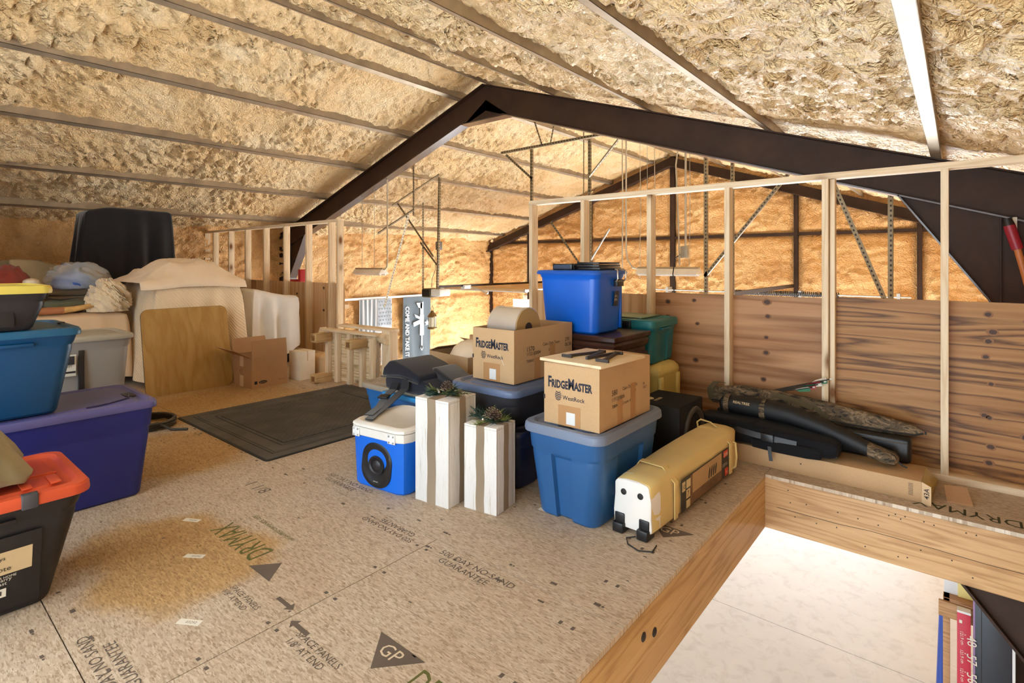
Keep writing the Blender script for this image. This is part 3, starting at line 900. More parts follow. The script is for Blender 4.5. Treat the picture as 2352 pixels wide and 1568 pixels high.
# furniture under the knitted cream blanket
t = thing('draped_furniture', 'bulky furniture under a cream waffle blanket behind the leaning board', 'covered furniture', (-6.68, 2.28, 0))
drape(FLEECE, t, -0.54, 0.54, -0.40, 0.40, 1.025, lambda a: 0.04+0.04*math.sin(a*22), 'blanket', 0.030, 15, 0.10, 9, 0.012, 0.09)
lump = thing('blanket_bundle', 'bunched end of a cream fleece blanket on the satin covered table', 'blanket', (-6.63, 1.60, 0.752))
blob('folds', FLEECE, lump, (0,0,0.10), (0.17,0.15,0.18), 5, 0.9, 2.6, 5)
sh = thing('bed_sheet', 'cream sheet heaped over the top of the waffle blanket', 'sheet', (-6.66, 2.24, 1.04))
def heap(name, mat, parent, lx, ly, f, seed, n=56, m_=56, thick=0.004, amp=0.02):
    u, v = np.meshgrid(np.linspace(-1, 1, n), np.linspace(-1, 1, m_), indexing='ij')
    wob = 1+0.08*(fbm(u*2+5, v*2, seed, 2)-0.5)
    ed = np.clip((1-np.maximum(np.abs(u), np.abs(v)))/0.35, 0, 1)
    z = f(u, v) + amp*(1-np.abs(2*fbm(u*2.2+3, v*2.2+1, seed+3, 3)-1))*ed - 0.07*np.clip((u-0.93)/0.07, 0, 1)
    P = np.stack([u*lx*wob, v*ly*wob, z], -1)
    o = grid_mesh(name, P, mat, parent)
    md = o.modifiers.new('thickness', 'SOLIDIFY'); md.thickness = thick; md.offset = 0
    return o
heap('cloth', SHEET, sh, 0.56, 0.50, lambda u, v: 0.0+0.15*np.exp(-((v-0.05)/0.6)**4-((u-0.05)/0.85)**6), 3, amp=0.10)
# white flannel covered block on the right
t = thing('draped_furniture', 'stand under a white flannel sheet beside the left stud wall', 'covered furniture', (-6.78, 3.22, 0))
MB().box(-0.36, -0.20, 0.0, 0.36, 0.20, 0.70).build('stand', BLACK_P, t, bevel=0.02)
drape(FLANNEL, t, -0.43, 0.43, -0.29, 0.27, 0.83, lambda a: 0.17+0.05*math.sin(a*25+1), 'flannel_sheet', 0.06, 12, 0.02, 21, 0.02, 0.06,
      topf=lambda x, y: 0.10*math.exp(-((y+0.35)/0.3)**2))
# tall thing under the black cloth
t = thing('draped_furniture', 'tall shape under a black cloth against the foam wall', 'covered furniture', (-8.45, 2.20, 0))
drape(BLACK_F, t, -0.24, 0.20, -0.44, 0.50, 1.945, lambda a: 0.01, 'black_cloth', 0.055, 15, 0.12, 33, 0.012, 0.05,
      topf=lambda x, y: -0.07*max(0, (-y-0.1)/0.35)**2 - 0.02*(y+0.44))
# things heaped on the satin table
t = thing('folded_quilt', 'folded brown grey quilted pad on the satin covered table', 'quilt', (-7.36, 1.47, 0.752))
QUILT = fabric('quilt_brown', srgb(128,110,88), 0.9, 90, 0.5)
for k in range(3):
    heap_z = 0.07*k
    o = MB(); R = []
    for j in range(9):
        a = -PI/2+PI*j/8
        R.append([(x, y, heap_z+0.036+0.034*math.sin(a)) for x, y in section(0.30-0.02*k-0.03*(1-math.cos(a)), 0.25-0.03*(1-math.cos(a)), 0.08)])
    o.loft(R).build('fold', QUILT, t, angle=60)
t = thing('plastic_bag', 'clear plastic bag of blue things lying on the folded quilt', 'plastic bag', (-7.26, 1.48, 0.958))
CLEAR, nt_, b_ = _new('clear_plastic')
b_.inputs['Base Color'].default_value = (0.9,0.95,1,1); b_.inputs['Roughness'].default_value = 0.12; b_.inputs['Alpha'].default_value = 0.3
blob('bag_film', CLEAR, t, (0,0,0.10), (0.27,0.24,0.17), 15, 0.6, 3.4)
blob('blue_contents', plain('blue_pack', srgb(60,90,160), 0.3), t, (0.02,-0.05,0.075), (0.2,0.15,0.11), 16, 0.5, 2.0)
blob('orange_contents', plain('orange_pack', srgb(220,120,90), 0.4), t, (0.14,-0.12,0.07), (0.05,0.03,0.07), 17, 0.3, 2.0)
blob('grey_contents', QUILT, t, (0.0,0.13,0.09), (0.17,0.12,0.12), 18, 0.4, 2.0)
t = thing('carpet_roll', 'green grey folded carpet piece on the satin covered table edge', 'carpet', (-6.85, 1.27, 0.752))
GREENC = fabric('green_carpet', srgb(110,112,84), 0.98, 200, 0.8, 0.3)
R = []
for j in range(9):
    a = -PI/2+PI*j/8
    R.append([(x, y, 0.06+0.058*math.sin(a)) for x, y in section(0.22-0.04*(1-math.cos(a)), 0.17-0.04*(1-math.cos(a)), 0.09)])
MB().loft(R).build('fold', GREENC, t, angle=60)
t = thing('bamboo_handle', 'brown bamboo handled tool lying at the front of the satin table', 'tool', (-6.545, 1.17, 0.787), math.radians(90))
MB().tube([(-0.25,0,0), (0.05,0,0), (0.06,0,0)], [0.033,0.033,0.036], 14).build('sleeve', plain('tan_leather', srgb(166,104,62), 0.5), t)
MB().tube([(0.06,0,0), (0.14,0,0.006), (0.22,0.01,0.02), (0.30,0.015,0.035)], [0.030,0.027,0.024,0.02], 12).build('shaft', plain('bamboo', srgb(206,162,96), 0.45, 0, 0.2, 20), t)
# cream upholstered chair back and the big panel at the left
t = thing('upholstered_headboard', 'khaki upholstered headboard at the left under the eave', 'headboard', (-9.2, 0.98, 0))
KHAKI = fabric('khaki_cloth', srgb(158,140,106), 0.9, 220, 0.3)
CREAMU = fabric('cream_upholstery', srgb(200,178,136), 0.8, 300, 0.2)
MB().box(-0.12, -1.2, 0.0, 0.0, 0.55, 1.27).build('panel', KHAKI, t, bevel=0.03, seg=3)
m = MB(); m.prism([(0.0, 0.28, 0.3), (0.0, 0.85, 0.3), (0.0, 0.87, 0.85), (0.0, 0.80, 1.06), (0.0, 0.66, 1.21), (0.0, 0.46, 1.275), (0.0, 0.20, 1.285)], (0.09, 0, 0))
m.build('wing', CREAMU, t, bevel=0.02, seg=3)
# oddments seen over the yellow lid
t = thing('cloth_bundle', 'red and dark green cloth bundle behind the yellow lid', 'cloth bundle', (-6.98, 0.84, 0.752))
blob('red_cloth', fabric('red_cloth', srgb(140,58,44), 0.85, 150, 0.4), t, (0.0,0.06,0.17), (0.16,0.16,0.26), 25, 0.5, 2.2)
blob('green_cloth', fabric('moss_cloth', srgb(70,66,48), 0.9, 150, 0.4), t, (0.05,-0.14,0.16), (0.14,0.13,0.25), 26, 0.5, 2.2)
t = thing('white_jar', 'small off white jar behind the corner of the yellow lid', 'jar', (-6.70, 1.02, 0.752))
MB().lathe([(0.0,0),(0.06,0),(0.08,0.05),(0.07,0.12),(0.058,0.18),(0.062,0.23),(0.066,0.28),(0.058,0.32),(0.03,0.335),(0.0,0.34)], 24).build('jar_body', plain('off_white', srgb(216,200,176), 0.55, 0, 0.12, 20), t)
MB().tube([(0.02,0.05,0.16),(0.05,0.2,0.13),(0.05,0.36,0.145)], [0.03,0.026,0.004], 8, True, 0.3).build('strap', BLACK_P, t)

# ------------------------------------------------------------------ leaning board, boxes, coil, mat, crate
def rounded_panel(hw, h, r, n=6):
    p = []
    for cx, cz, a0 in ((hw-r, r, -90), (hw-r, h-r, 0), (-hw+r, h-r, 90), (-hw+r, r, 180)):
        p += [(cx+r*math.cos(math.radians(a0+90*i/n)), 0, cz+r*math.sin(math.radians(a0+90*i/n))) for i in range(n+1)]
    return p
t = thing('table_leaf', 'brown wooden board with rounded corners leaning on the blanket', 'board', (-5.70, 2.045, 0), math.radians(90))
lean = math.atan2(0.17, 0.80)
Mx = Matrix.Rotation(-lean, 4, 'X')
pp = [tuple(Mx @ Vector(p)) for p in rounded_panel(0.385, 0.815, 0.07)]
MB().prism(pp, Mx @ Vector((0, 0.018, 0))).build('panel', VENEER, t, bevel=0.003)
ed = [tuple(Mx @ Vector((x*1.004, 0.004, 0.4075+(z-0.4075)*1.003))) for x, _, z in rounded_panel(0.385, 0.815, 0.07)]
MB().prism(ed, Mx @ Vector((0, 0.012, 0))).build('edge_band', plain('edge_brown', srgb(74,48,22), 0.4), t)

def carton(name, label, loc, rz, L, W, H, mat, th=0.005, flaps=(), cat='cardboard box', group=None):
    """open carton: floor and four walls; flaps = (side, length, tilt degrees: 0 upright .. 90 out .. -90 closed)"""
    t = thing(name, label, cat, loc, rz, group)
    m = MB(); a, b = L/2, W/2
    m.box(-a+th, -b+th, 0, a-th, b-th, th); m.box(-a, -b, 0, a, -b+th, H); m.box(-a, b-th, 0, a, b, H)
    m.box(-a, -b+th, 0, -a+th, b-th, H); m.box(a-th, -b+th, 0, a, b-th, H)
    m.build('body', mat, t, angle=0)
    for side, ln, ang in flaps:
        c = math.radians(ang)
        up, out = math.cos(c)*ln, math.sin(c)*ln
        m = MB()
        if side in '+y-y' and len(side) == 2 and side[1] == 'y':
            s = 1 if side[0] == '+' else -1
            m.prism([(-a, s*b, H), (a, s*b, H), (a*0.97, s*(b+out), H+up), (-a*0.97, s*(b+out), H+up)], (0, -s*th*math.cos(c), th*abs(math.sin(c))))
        else:
            s = 1 if side[0] == '+' else -1
            m.prism([(s*a, -b, H), (s*a, b, H), (s*(a+out), b*0.97, H+up), (s*(a+out), -b*0.97, H+up)], (-s*th*math.cos(c), 0, th*abs(math.sin(c))))
        m.build('flap', mat, t, angle=0)
    return t
c = carton('cardboard_box', 'open brown box with raised flaps in front of the leaning board', (-5.53, 2.62, 0), 0, 0.42, 0.36, 0.30, CARD_D,
           flaps=(('+x', 0.17, -4), ('-y', 0.20, 62), ('-x', 0.16, 20)))
quad('tape', CARD_L, c, (-0.05, -0.1805, 0.20), (1,0,0), (0,0,1), 0.08, 0.10); quad('tape', CARD_L, c, (-0.05, -0.1805, 0.0), (1,0,0), (0,0,1), 0.08, 0.11)
m = MB(); m.lathe([(0.0,0),(1.0,0),(1.0,0.0006),(0,0.0006)], 24, frame((0.2105, -0.07, 0.055), (0,1,0), (0,0,1)) @ Matrix.Diagonal((0.042, 0.016, 1, 1)))
m.build('logo', INK, c, angle=0)
text('Bankers', CARD_D, c, (0.2118, -0.10, 0.049), (0,1,0), (0,0,1), w=0.058)
quad('logo', INK, c, (0.2104, -0.155, 0.04), (0,1,0), (0,0,1), 0.028, 0.03)
text('RECYCLE', INK_F, c, (0.2105, 0.09, 0.05), (0,1,0), (0,0,1), w=0.075)
text('8 2', INK_F, c, (-0.045, -0.1806, 0.13), (0.8,0,0.6), (-0.6,0,0.8), h=0.03)
c = thing('carton', 'narrow white carton standing beside the open brown box', 'carton', (-5.42, 3.02, 0), math.radians(4))
MB().box(-0.10, -0.09, 0, 0.10, 0.09, 0.30).build('body', plain('white_card', srgb(226,214,192), 0.6), c, bevel=0.002)
MB().box(-0.102, -0.004, 0.20, 0.102, 0.004, 0.302).build('tape', CARD_L, c, angle=0)
c = thing('carton', 'small tan carton lying by the foot of the stud wall', 'carton', (-5.42, 3.34, 0), math.radians(2))
MB().box(-0.16, -0.15, 0, 0.12, 0.15, 0.22).build('body', CARD_L, c, bevel=0.003)
MB().box(-0.161, -0.151, 0.19, 0.121, 0.151, 0.2215).build('lid', CARD_L, c, bevel=0.003)

# diagonal brace propping the end post
t = thing('timber_brace', 'short pale timber leaning against the end post of the left stud wall', 'timber', (-6.02, 3.62, 0))
MB().prism([(0.40, 0, 0.0), (0.50, 0, 0.0), (-0.06, 0, 0.44), (-0.10, 0, 0.37)], (0, 0.089, 0)).build('plank', PINE_X, t, bevel=0.002)

# coil of cable
m = MB(); pts = []
for k in range(170):
    a = k*2*PI/28; rr = 0.17+0.05*math.sin(k*0.23)+0.01*math.sin(k*1.7)
    pts.append((rr*math.cos(a)*1.1, rr*math.sin(a), 0.010+0.0045*k/14+0.004*math.sin(k)))
pts += [(0.28, 0.12, 0.01), (0.36, 0.2, 0.009)]
co = m.tube(pts, 0.0095, 7).build('cable_coil', plain('cable_dark', srgb(58,52,44), 0.5), angle=60)
co.location = (-4.74, 1.34, 0); tag(co, 'dark cable coiled on the floor by the corner of the mat', 'cable')

# grey entrance mat
t = thing('floor_mat', 'dark grey rubber backed mat with a bordered ribbed centre', 'mat', (-4.04, 2.38, 0))
MATC = fabric('mat_fibre', srgb(122,112,100), 0.98, 500, 0.9, 0.25, 0.1)
L2, W2 = 0.74, 0.78
def slab_ring(hx, hy, z0, z1, r=0.03):
    return [[(x, y, z0) for x, y in section(hx, hy, r)], [(x, y, z1) for x, y in section(hx, hy, r)], [(x, y, z1+0.001) for x, y in section(hx-0.006, hy-0.006, r)]]
MB().loft(slab_ring(L2, W2, 0.0005, 0.006)).build('rubber_base', RUBBER, t)
for k, (o, w) in enumerate(((0.015, 0.07), (0.095, 0.012), (0.115, 0.085), (0.212, 0.02))):
    m = MB(); a, b = L2-o, W2-o; c_, d_ = a-w, b-w
    for (xa, ya, xb, yb) in ((-a, -b, a, -d_), (-a, d_, a, b), (-a, -d_, -c_, d_), (c_, -d_, a, d_)):
        m.box(xa, ya, 0.005, xb, yb, 0.010)
    m.build('border_band', MATC, t, bevel=0.0)
m = MB(); a, b = L2-0.245, W2-0.245; q = 0.026
for i in range(int(2*a/q)):
    for j in range(int(2*b/q)):
        if (i+j) % 2 == 0: m.box(-a+i*q, -b+j*q+0.003, 0.006, -a+i*q+q-0.002, -b+j*q+q-0.003, 0.0105)
        else: m.box(-a+i*q+0.004, -b+j*q, 0.006, -a+i*q+q-0.008, -b+j*q+q, 0.009)
m.build('ribbed_centre', MATC, t, angle=0)['kind'] = 'stuff'

# timber bench lying on its side: planks with cleats and four stub legs
t = thing('timber_bench', 'unfinished pine bench lying on its side with its legs out', 'bench', (-4.62, 3.16, 0), math.radians(4))
OLDPINE = wood_mat('pale_planks', srgb(190,160,118), srgb(224,200,160), srgb(232,212,176), 0, 1.0, True, 0.6, (120,84,50))
for k in range(8):
    z0 = 0.02+k*0.0625
    MB().box(-0.50, 0.03, 0, 0.30, 0.05, 0.059).build('plank', OLDPINE, t, bevel=0.003, loc=(0, 0.0015*(k % 3), z0))
for x in (-0.50, -0.34, -0.14, 0.05, 0.25):
    MB().box(0, -0.02, 0.0, 0.05, 0.03, 0.52).build('cleat', PINE_Z, t, bevel=0.002, loc=(x, 0, 0.01))
MB().box(-0.52, -0.06, 0.53, 0.34, 0.05, 0.552).build('top_board', PINE_X, t, bevel=0.003)
MB().box(-0.36, 0.02, 0.575, 0.46, 0.14, 0.598).build('top_board', PINE_X, t, bevel=0.003)
MB().box(0.34, 0.02, 0.0, 0.46, 0.12, 0.575).build('end_board', PINE_Z, t, bevel=0.003)
MB().box(0.24, -0.05, 0.0, 0.30, 0.03, 0.50).build('post', PINE_Z, t, bevel=0.002)
MB().tube([(0.28, 0.06, 0.505), (0.44, 0.0, 0.505)], 0.05, 16).build('round_leg', PINE_X, t, angle=40)
KN = wood_mat('end_grain', srgb(110,76,46), srgb(140,100,62), srgb(150,112,72), 1, 2.0, False, 0.6)
for (x, z, w) in ((-0.53, 0.42, 0.10), (-0.53, 0.0, 0.10), (0.03, 0.40, 0.10)):
    MB().box(x, -0.17, z, x+w, 0.02, z+0.09).build('leg', PINE_Y, t, bevel=0.003)
    MB().box(x+0.02, -0.173, z+0.02, x+w-0.03, -0.168, z+0.07).build('leg_socket', KN, t)
# ------------------------------------------------------------------ right hand pile
# blue tote with the second printed carton on it
tA = tote('storage_tote', 'medium blue tote with a grey lid under the carton with the letter', (-1.45, 2.435, 0), PI/2, 0.69, 0.46, 0.452, BLUE, LID_G,
          0.042, 0.040, (0.022, 0.016), 0.07, 0.016, 0.085, handles=False, a=(0.38, 0.5))
for s in (-1, 1):
    MB().box(-0.035 if s < 0 else -0.035, 0, 0.444, 0.035, 0.012, 0.4535).build('lid_slot', plastic('slot_dark', srgb(50,54,62)), tA, loc=(s*0.29, -0.006, 0), rot=(0,0,PI/2))

def tape(parent, o, u, v, w, h, mat=None):
    return quad('tape', mat or TAPE, parent, o, u, v, w, h, 0.0005)
TAPE = plain('packing_tape', srgb(172,128,84), 0.3, 0, 0.05)
def stripes_logo(parent, o, u, v, s, mat):
    """oval leaf mark made of slanted bars"""
    m = MB(); M = frame(o, u, v)
    for k in range(5):
        y = -0.4+k*0.2; w = 0.5*math.sqrt(max(0.05, 1-(y*1.9)**2*0.85))*0.85
        m.prism([M @ Vector((-w*s, (y+0.05)*s, 0)), M @ Vector((0, (y-0.06)*s, 0)), M @ Vector((w*s, (y+0.05)*s, 0)), M @ Vector((w*s, (y+0.15)*s, 0)), M @ Vector((0, (y+0.04)*s, 0)), M @ Vector((-w*s, (y+0.15)*s, 0))], M.to_3x3() @ Vector((0, 0, 0.0005)))
    return m.build('logo', mat, parent, angle=0)
def printed_carton(label, loc, rz, L, W, H, side, flaps=(), line2='CHICAGO, IL\n   60632'):
    c = carton('printed_carton', label, loc, rz, L, W, H, CARD, 0.006, flaps, 'cardboard box')
    a, b = L/2, W/2
    f = (0, -b-0.0008)
    u, v = (1,0,0), (0,0,1)
    text('FridgeMaster', INK_B, c, (-a+0.025, -b-0.001, H*0.61), (1,0,0.0), v, w=L*0.80, h=H*0.19, caps=True, bold=0.03)
    stripes_logo(c, (-a+L*0.27, -b-0.0008, H*0.475), u, v, 0.044, INK_B)
    text('WestRock', INK_B, c, (-a+L*0.35, -b-0.001, H*0.435), u, v, w=L*0.40, bold=0.01)
    text(line2, INK_B, c, (-a+L*0.38, -b-0.001, H*0.245), u, v, w=L*0.2)
    tape(c, (-a+L*0.27, -b-0.0006, 0), u, v, L*0.4, H*0.34)
    quad('label_sticker', plain('grey_sticker', srgb(206,206,204), 0.5), c, (-a+L*0.42, -b-0.0012, 0.01), u, v, L*0.16, H*0.20)
    # side with the stencilled lines
    u2 = (0,1,0); X = a+0.001
    for k, (ln, y, z, w) in enumerate(side):
        text(ln, INK, c, (X, -b+y*W, z*H), u2, v, w=w*W)
    tape(c, (X-0.0004, -b+W*0.32, 0), u2, v, W*0.10, H*0.42); tape(c, (X-0.0004, -b+W*0.58, 0), u2, v, W*0.10, H*0.62)
    MB().box(-a-0.001, -b-0.004, H*0.40, -a+0.006, -b+0.02, H*0.47).build('grip_hole', INK, c, angle=0)
    return c
tB = tote('storage_tote', 'navy tote on the floor behind the white gift boxes', (-2.03, 2.54, 0), PI/2, 0.66, 0.50, 0.33, NAVY, NAVY,
          0.04, 0.03, (0.012, 0.012), 0.06, 0.012, 0.05)
tote('storage_tote', 'dark grey tote with a blue grey lid stacked on the navy tote', (-2.05, 2.55, 0.338), PI/2, 0.72, 0.50, 0.212, DARKG, plastic('lid_slate', srgb(88,104,134), 0.36),
     0.045, 0.034, (0.0, 0.0), 0.07, 0.016, 0.05, handles=False)
c1 = printed_carton('open printed carton holding a round metal tin', (-2.06, 2.61, 0.555), 0, 0.315, 0.585, 0.30,
    [('1570', 0.20, 0.56, 0.12), ('Cake Only Team', 0.46, 0.60, 0.30), ('11021J0004', 0.20, 0.46, 0.22), ('3007', 0.56, 0.49, 0.08), ('708043  4.62 WOOD 1004 3/27/22', 0.19, 0.35, 0.6), ('270\n06:38', 0.86, 0.52, 0.12)], line2='CHICAGO, IL\n   60632')
MB().prism([(0.05,-0.2932,0.16),(0.052,-0.2932,0.16),(0.085,-0.2932,0.10),(0.083,-0.2932,0.10)], (0,-0.0006,0)).build('tape', PAPER, c1, angle=0)
c2 = printed_carton('closed printed carton on the blue tote, a wood letter panel on top', (-1.41, 2.40, 0.457), 0, 0.31, 0.52, 0.285,
    [('580', 0.22, 0.52, 0.10), ('Cake Dog Plate', 0.42, 0.53, 0.30), ('11Y13Y0006', 0.22, 0.42, 0.24), ('3014', 0.62, 0.45, 0.07), ('708043  145 room 4303', 0.22, 0.31, 0.42), ('06\n1017', 0.84, 0.44, 0.08)],
    flaps=(('-x', 0.15, -88), ('+x', 0.15, -88), ('-y', 0.02, -80)))
# round tin in the open carton
t = thing('round_tin', 'round shiny metal tin lying on its side in the open carton', 'tin', (-2.07, 2.52, 0.775))
Mt = frame((0,0,0.075), (0,1,0), (0,0,1))
TIN = plain('tin_metal', srgb(222,216,206), 0.18, 0.6, 0.04)
MB().lathe([(0.118,-0.11),(0.122,-0.108),(0.122,-0.10),(0.119,-0.098),(0.119,0.098),(0.122,0.10),(0.122,0.108),(0.118,0.11)], 40, Mt).build('shell', TIN, t)
MB().lathe([(0.03,0.108),(0.116,0.109),(0.116,0.113),(0.03,0.113)], 40, Mt).build('end_disc', plain('tan_disc', srgb(170,142,92), 0.6), t)
MB().lathe([(0.0,0.112),(0.032,0.112),(0.032,0.1145),(0.0,0.1145)], 24, Mt).build('hub_hole', INK, t)
# panel with the dark letter lying on top of the second carton
t = thing('letter_panel', 'pale wooden panel with a dark wooden letter M on the closed carton', 'panel', (-1.385, 2.32, 0.755), math.radians(-3))
MB().box(-0.19, -0.20, 0.0, 0.165, 0.20, 0.014).build('board', LIGHT_PLY, t, bevel=0.002)
DWOOD = plain('dark_letter', srgb(60,52,48), 0.5, 0, 0.15)
def bar(m, a, b, w, z0=0.0145, z1=0.028):
    a = Vector(a); b = Vector(b); d = (b-a).normalized(); n = Vector((-d.y, d.x))*w/2
    m.prism([(*(a-n), z0), (*(b-n), z0), (*(b+n), z0), (*(a+n), z0)], (0, 0, z1-z0))
m = MB()
bar(m, (-0.09, -0.11), (-0.03, 0.12), 0.011); bar(m, (-0.03, 0.12), (0.02, -0.10), 0.014); bar(m, (0.02, -0.10), (0.045, 0.13), 0.011); bar(m, (0.045, 0.13), (0.115, -0.10), 0.014)
bar(m, (-0.12, -0.11), (-0.06, -0.11), 0.011); bar(m, (0.075, -0.105), (0.145, -0.105), 0.011); bar(m, (-0.06, 0.125), (-0.02, 0.125), 0.011); bar(m, (0.03, 0.135), (0.075, 0.135), 0.011)
m.build('letter', DWOOD, t, bevel=0.0)

# second open box behind, with a white dome in it
c3 = carton('cardboard_box', 'open brown box behind the dark bag with a white dome inside', (-2.88, 2.98, 0), math.radians(-8), 0.48, 0.42, 0.56, CARD,
            flaps=(('-x', 0.10, -70), ('+y', 0.15, -62)))
t = thing('lamp', 'off white dome shaped lamp sitting in the open box', 'lamp', (-2.84, 2.96, 0.40))
MB().lathe([(0.0,0),(0.17,0.0),(0.18,0.08),(0.172,0.14),(0.14,0.20),(0.09,0.238),(0.03,0.255),(0.0,0.257)], 36).build('dome', plain('opal_white', srgb(226,206,178), 0.45), t)
MB().box(-0.02, -0.012, 0.254, 0.03, 0.012, 0.29).build('finial', CARD_D, t, bevel=0.004)

# dark cabinet and what stands on it
DKW = wood_mat('mahogany', srgb(40,22,16), srgb(58,34,26), srgb(70,42,32), 0, 1.0, False, 0.28)
t = thing('end_table', 'dark brown wooden end table with a moulded top edge', 'table', (-1.89, 3.16, 0))
def rr_(hx, hy, z, r=0.006): return [(x, y, z) for x, y in section(hx, hy, r, n=2)]
MB().loft([rr_(0.27,0.23,0.60), rr_(0.275,0.235,0.615), rr_(0.275,0.235,0.64), rr_(0.262,0.222,0.65), rr_(0.262,0.222,0.675), rr_(0.275,0.235,0.69), rr_(0.282,0.242,0.72), rr_(0.275,0.235,0.735), rr_(0.29,0.25,0.75), rr_(0.29,0.25,0.772), rr_(0.286,0.246,0.778)]).build('top', DKW, t, angle=25)
MB().box(-0.25, -0.21, 0.06, 0.25, 0.21, 0.60).build('body', DKW, t, bevel=0.004)
MB().box(-0.22, -0.216, 0.42, 0.22, -0.209, 0.57).build('drawer', DKW, t, bevel=0.004)
MB().box(0.249, -0.17, 0.10, 0.255, 0.17, 0.54).build('side_panel', DKW, t, bevel=0.003)
for sx in (-1, 1):
    for sy in (-1, 1): MB().box(sx*0.24-0.02, sy*0.20-0.02, 0, sx*0.24+0.02, sy*0.20+0.02, 0.06).build('foot', DKW, t)
tBt = tote('storage_tote', 'bright blue bin standing high on the dark end table', (-1.965, 3.12, 0.78), 0, 0.50, 0.42, 0.405, BRIGHT, plastic('lid_bright', srgb(20,84,176), 0.36),
     0.03, 0.022, (0.0, 0.0), 0.055, 0.014, 0.02, handles=False, deep=0.005)
CHROME = plain('chrome', srgb(190,182,168), 0.25, 0.9, 0.05)
m = MB()
for yy in (0.02, 0.13):
    m.tube([(0.242, yy, 0.413), (0.258, yy, 0.405), (0.260, yy, 0.35), (0.248, yy, 0.335)], 0.005, 6)
m.tube([(0.242, 0.02, 0.413), (0.242, 0.13, 0.413)], 0.005, 6); m.tube([(0.248, 0.02, 0.335), (0.248, 0.13, 0.335)], 0.005, 6)
m.build('clasp', CHROME, tBt)
MB().box(0.215, 0.03, 0.30, 0.252, 0.12, 0.345).build('clasp_block', BLACK_P, tBt, bevel=0.004)
quad('label_sticker', plain('label_dark', srgb(40,44,60), 0.5), tBt, (0.2225, 0.03, 0.17), (0,1,0), (0.10,0,1), 0.055, 0.10)
text('54 L\nBIN', PAPER, tBt, (0.2275, 0.036, 0.205), (0,1,0), (0.10,0,1), w=0.04)
MB().box(0.19, 0.13, 0.02, 0.222, 0.15, 0.30).build('side_rib', BRIGHT, tBt, bevel=0.003)
# black trays on its lid
t = thing('tray_stack', 'stack of black plastic trays on the bright blue bin', 'tray', (-1.94, 3.13, 1.187))
MB().box(-0.17, -0.15, 0.0, -0.015, 0.12, 0.042).build('case', BLACK_P, t, bevel=0.006)
quad('case_print', plain('navy_print', srgb(40,52,78), 0.5), t, (-0.16, -0.1508, 0.008), (1,0,0), (0,0,1), 0.13, 0.026)
MB().box(0.02, -0.13, 0.0, 0.185, 0.15, 0.018).build('tray', BLACK_P, t, bevel=0.004); MB().box(0.015, -0.135, 0.020, 0.18, 0.15, 0.036).build('tray', BLACK_P, t, bevel=0.004)
MB().box(0.01, -0.13, 0.038, 0.178, 0.145, 0.052).build('tray', BLACK_P, t, bevel=0.004)
m = MB()
for k in range(26):
    x = -0.012+rng.uniform(0, 0.022); y = rng.uniform(-0.14, 0.1)
    m.tube([(x, y, 0.004), (x+rng.uniform(-0.02,0.02), y+rng.uniform(-0.03,0.03), 0.035+rng.uniform(0,0.015)), (x+rng.uniform(-0.02,0.02), y+rng.uniform(-0.03,0.03), 0.03)], 0.003, 5)
m.build('cord', RUBBER, t)
# teal tote and cream cooler behind
t = thing('cooler', 'pale yellow plastic cooler under the green teal tote', 'cooler', (-1.80, 3.68, 0))
CREAMP = plain('cream_plastic', srgb(214,194,118), 0.5, 0, 0.06, 4, 0.1, 90)
MB().loft([rr_(0.19,0.15,0.0,0.03), rr_(0.20,0.16,0.03,0.04), rr_(0.21,0.17,0.41,0.04), rr_(0.215,0.175,0.43,0.04), rr_(0.215,0.175,0.45,0.04)]).build('body', CREAMP, t)
MB().loft([rr_(0.22,0.18,0.445,0.04), rr_(0.225,0.185,0.46,0.04), rr_(0.222,0.182,0.485,0.04), rr_(0.20,0.16,0.515,0.05), rr_(0.17,0.13,0.525,0.05)]).build('lid', CREAMP, t)
MB().box(0.20, -0.165, 0.20, 0.228, -0.12, 0.44).build('handle_arm', CREAMP, t, bevel=0.008); MB().box(0.20, 0.12, 0.20, 0.228, 0.165, 0.44).build('handle_arm', CREAMP, t, bevel=0.008)
tC = tote('storage_tote', 'green teal tote with its lid, between the blue bin and the plywood', (-1.82, 3.67, 0.527), 0, 0.44, 0.43, 0.31, GREENT, plastic('lid_green_teal', srgb(30,108,108), 0.4),
     0.02, 0.05, (0.008, 0.0), 0.04, 0.012, 0.02)
MB().box(-0.18, -0.16, 0.312, 0.10, 0.16, 0.322).build('lid_panel', plastic('lid_sage', srgb(120,138,106)), tC, bevel=0.004)
MB().box(-0.01, -0.236, 0.25, 0.05, -0.21, 0.30).build('latch', BLACK_P, tC, bevel=0.004)

# subwoofer box
t = thing('subwoofer', 'black carpeted speaker box with a round woofer on its side', 'speaker', (-1.435, 3.31, 0))
CARP = fabric('black_carpet', srgb(30,28,27), 0.98, 700, 0.9, 0.2, 0.1)
MB().box(-0.155, -0.19, 0, 0.155, 0.19, 0.365).build('cabinet', CARP, t, bevel=0.010)
Ms = frame((0.155, 0.02, 0.18), (0,1,0), (0,0,1))
MB().lathe([(0.10,0.0),(0.152,0.0),(0.156,0.008),(0.150,0.018),(0.135,0.022),(0.122,0.016),(0.112,0.006),(0.10,0.002)], 40, Ms).build('surround', plain('woofer_rubber', srgb(74,68,62), 0.45), t)
MB().lathe([(0.0,0.004),(0.05,0.003),(0.10,-0.0005+0.004),(0.115,0.008),(0.115,0.0),(0.0,0.0)], 36, Ms).build('cone', RUBBER, t)
MB().lathe([(0.0,0.012),(0.03,0.010),(0.045,0.003),(0.0,0.003)], 24, Ms).build('dust_cap', BLACK_P, t)
GOLD = plain('pale_print', srgb(214,190,150), 0.5)
text('KICKER', GOLD, t, (-0.03, -0.11, 0.3656), (0,1,0), (-1,0,0), w=0.10, bold=0.02)
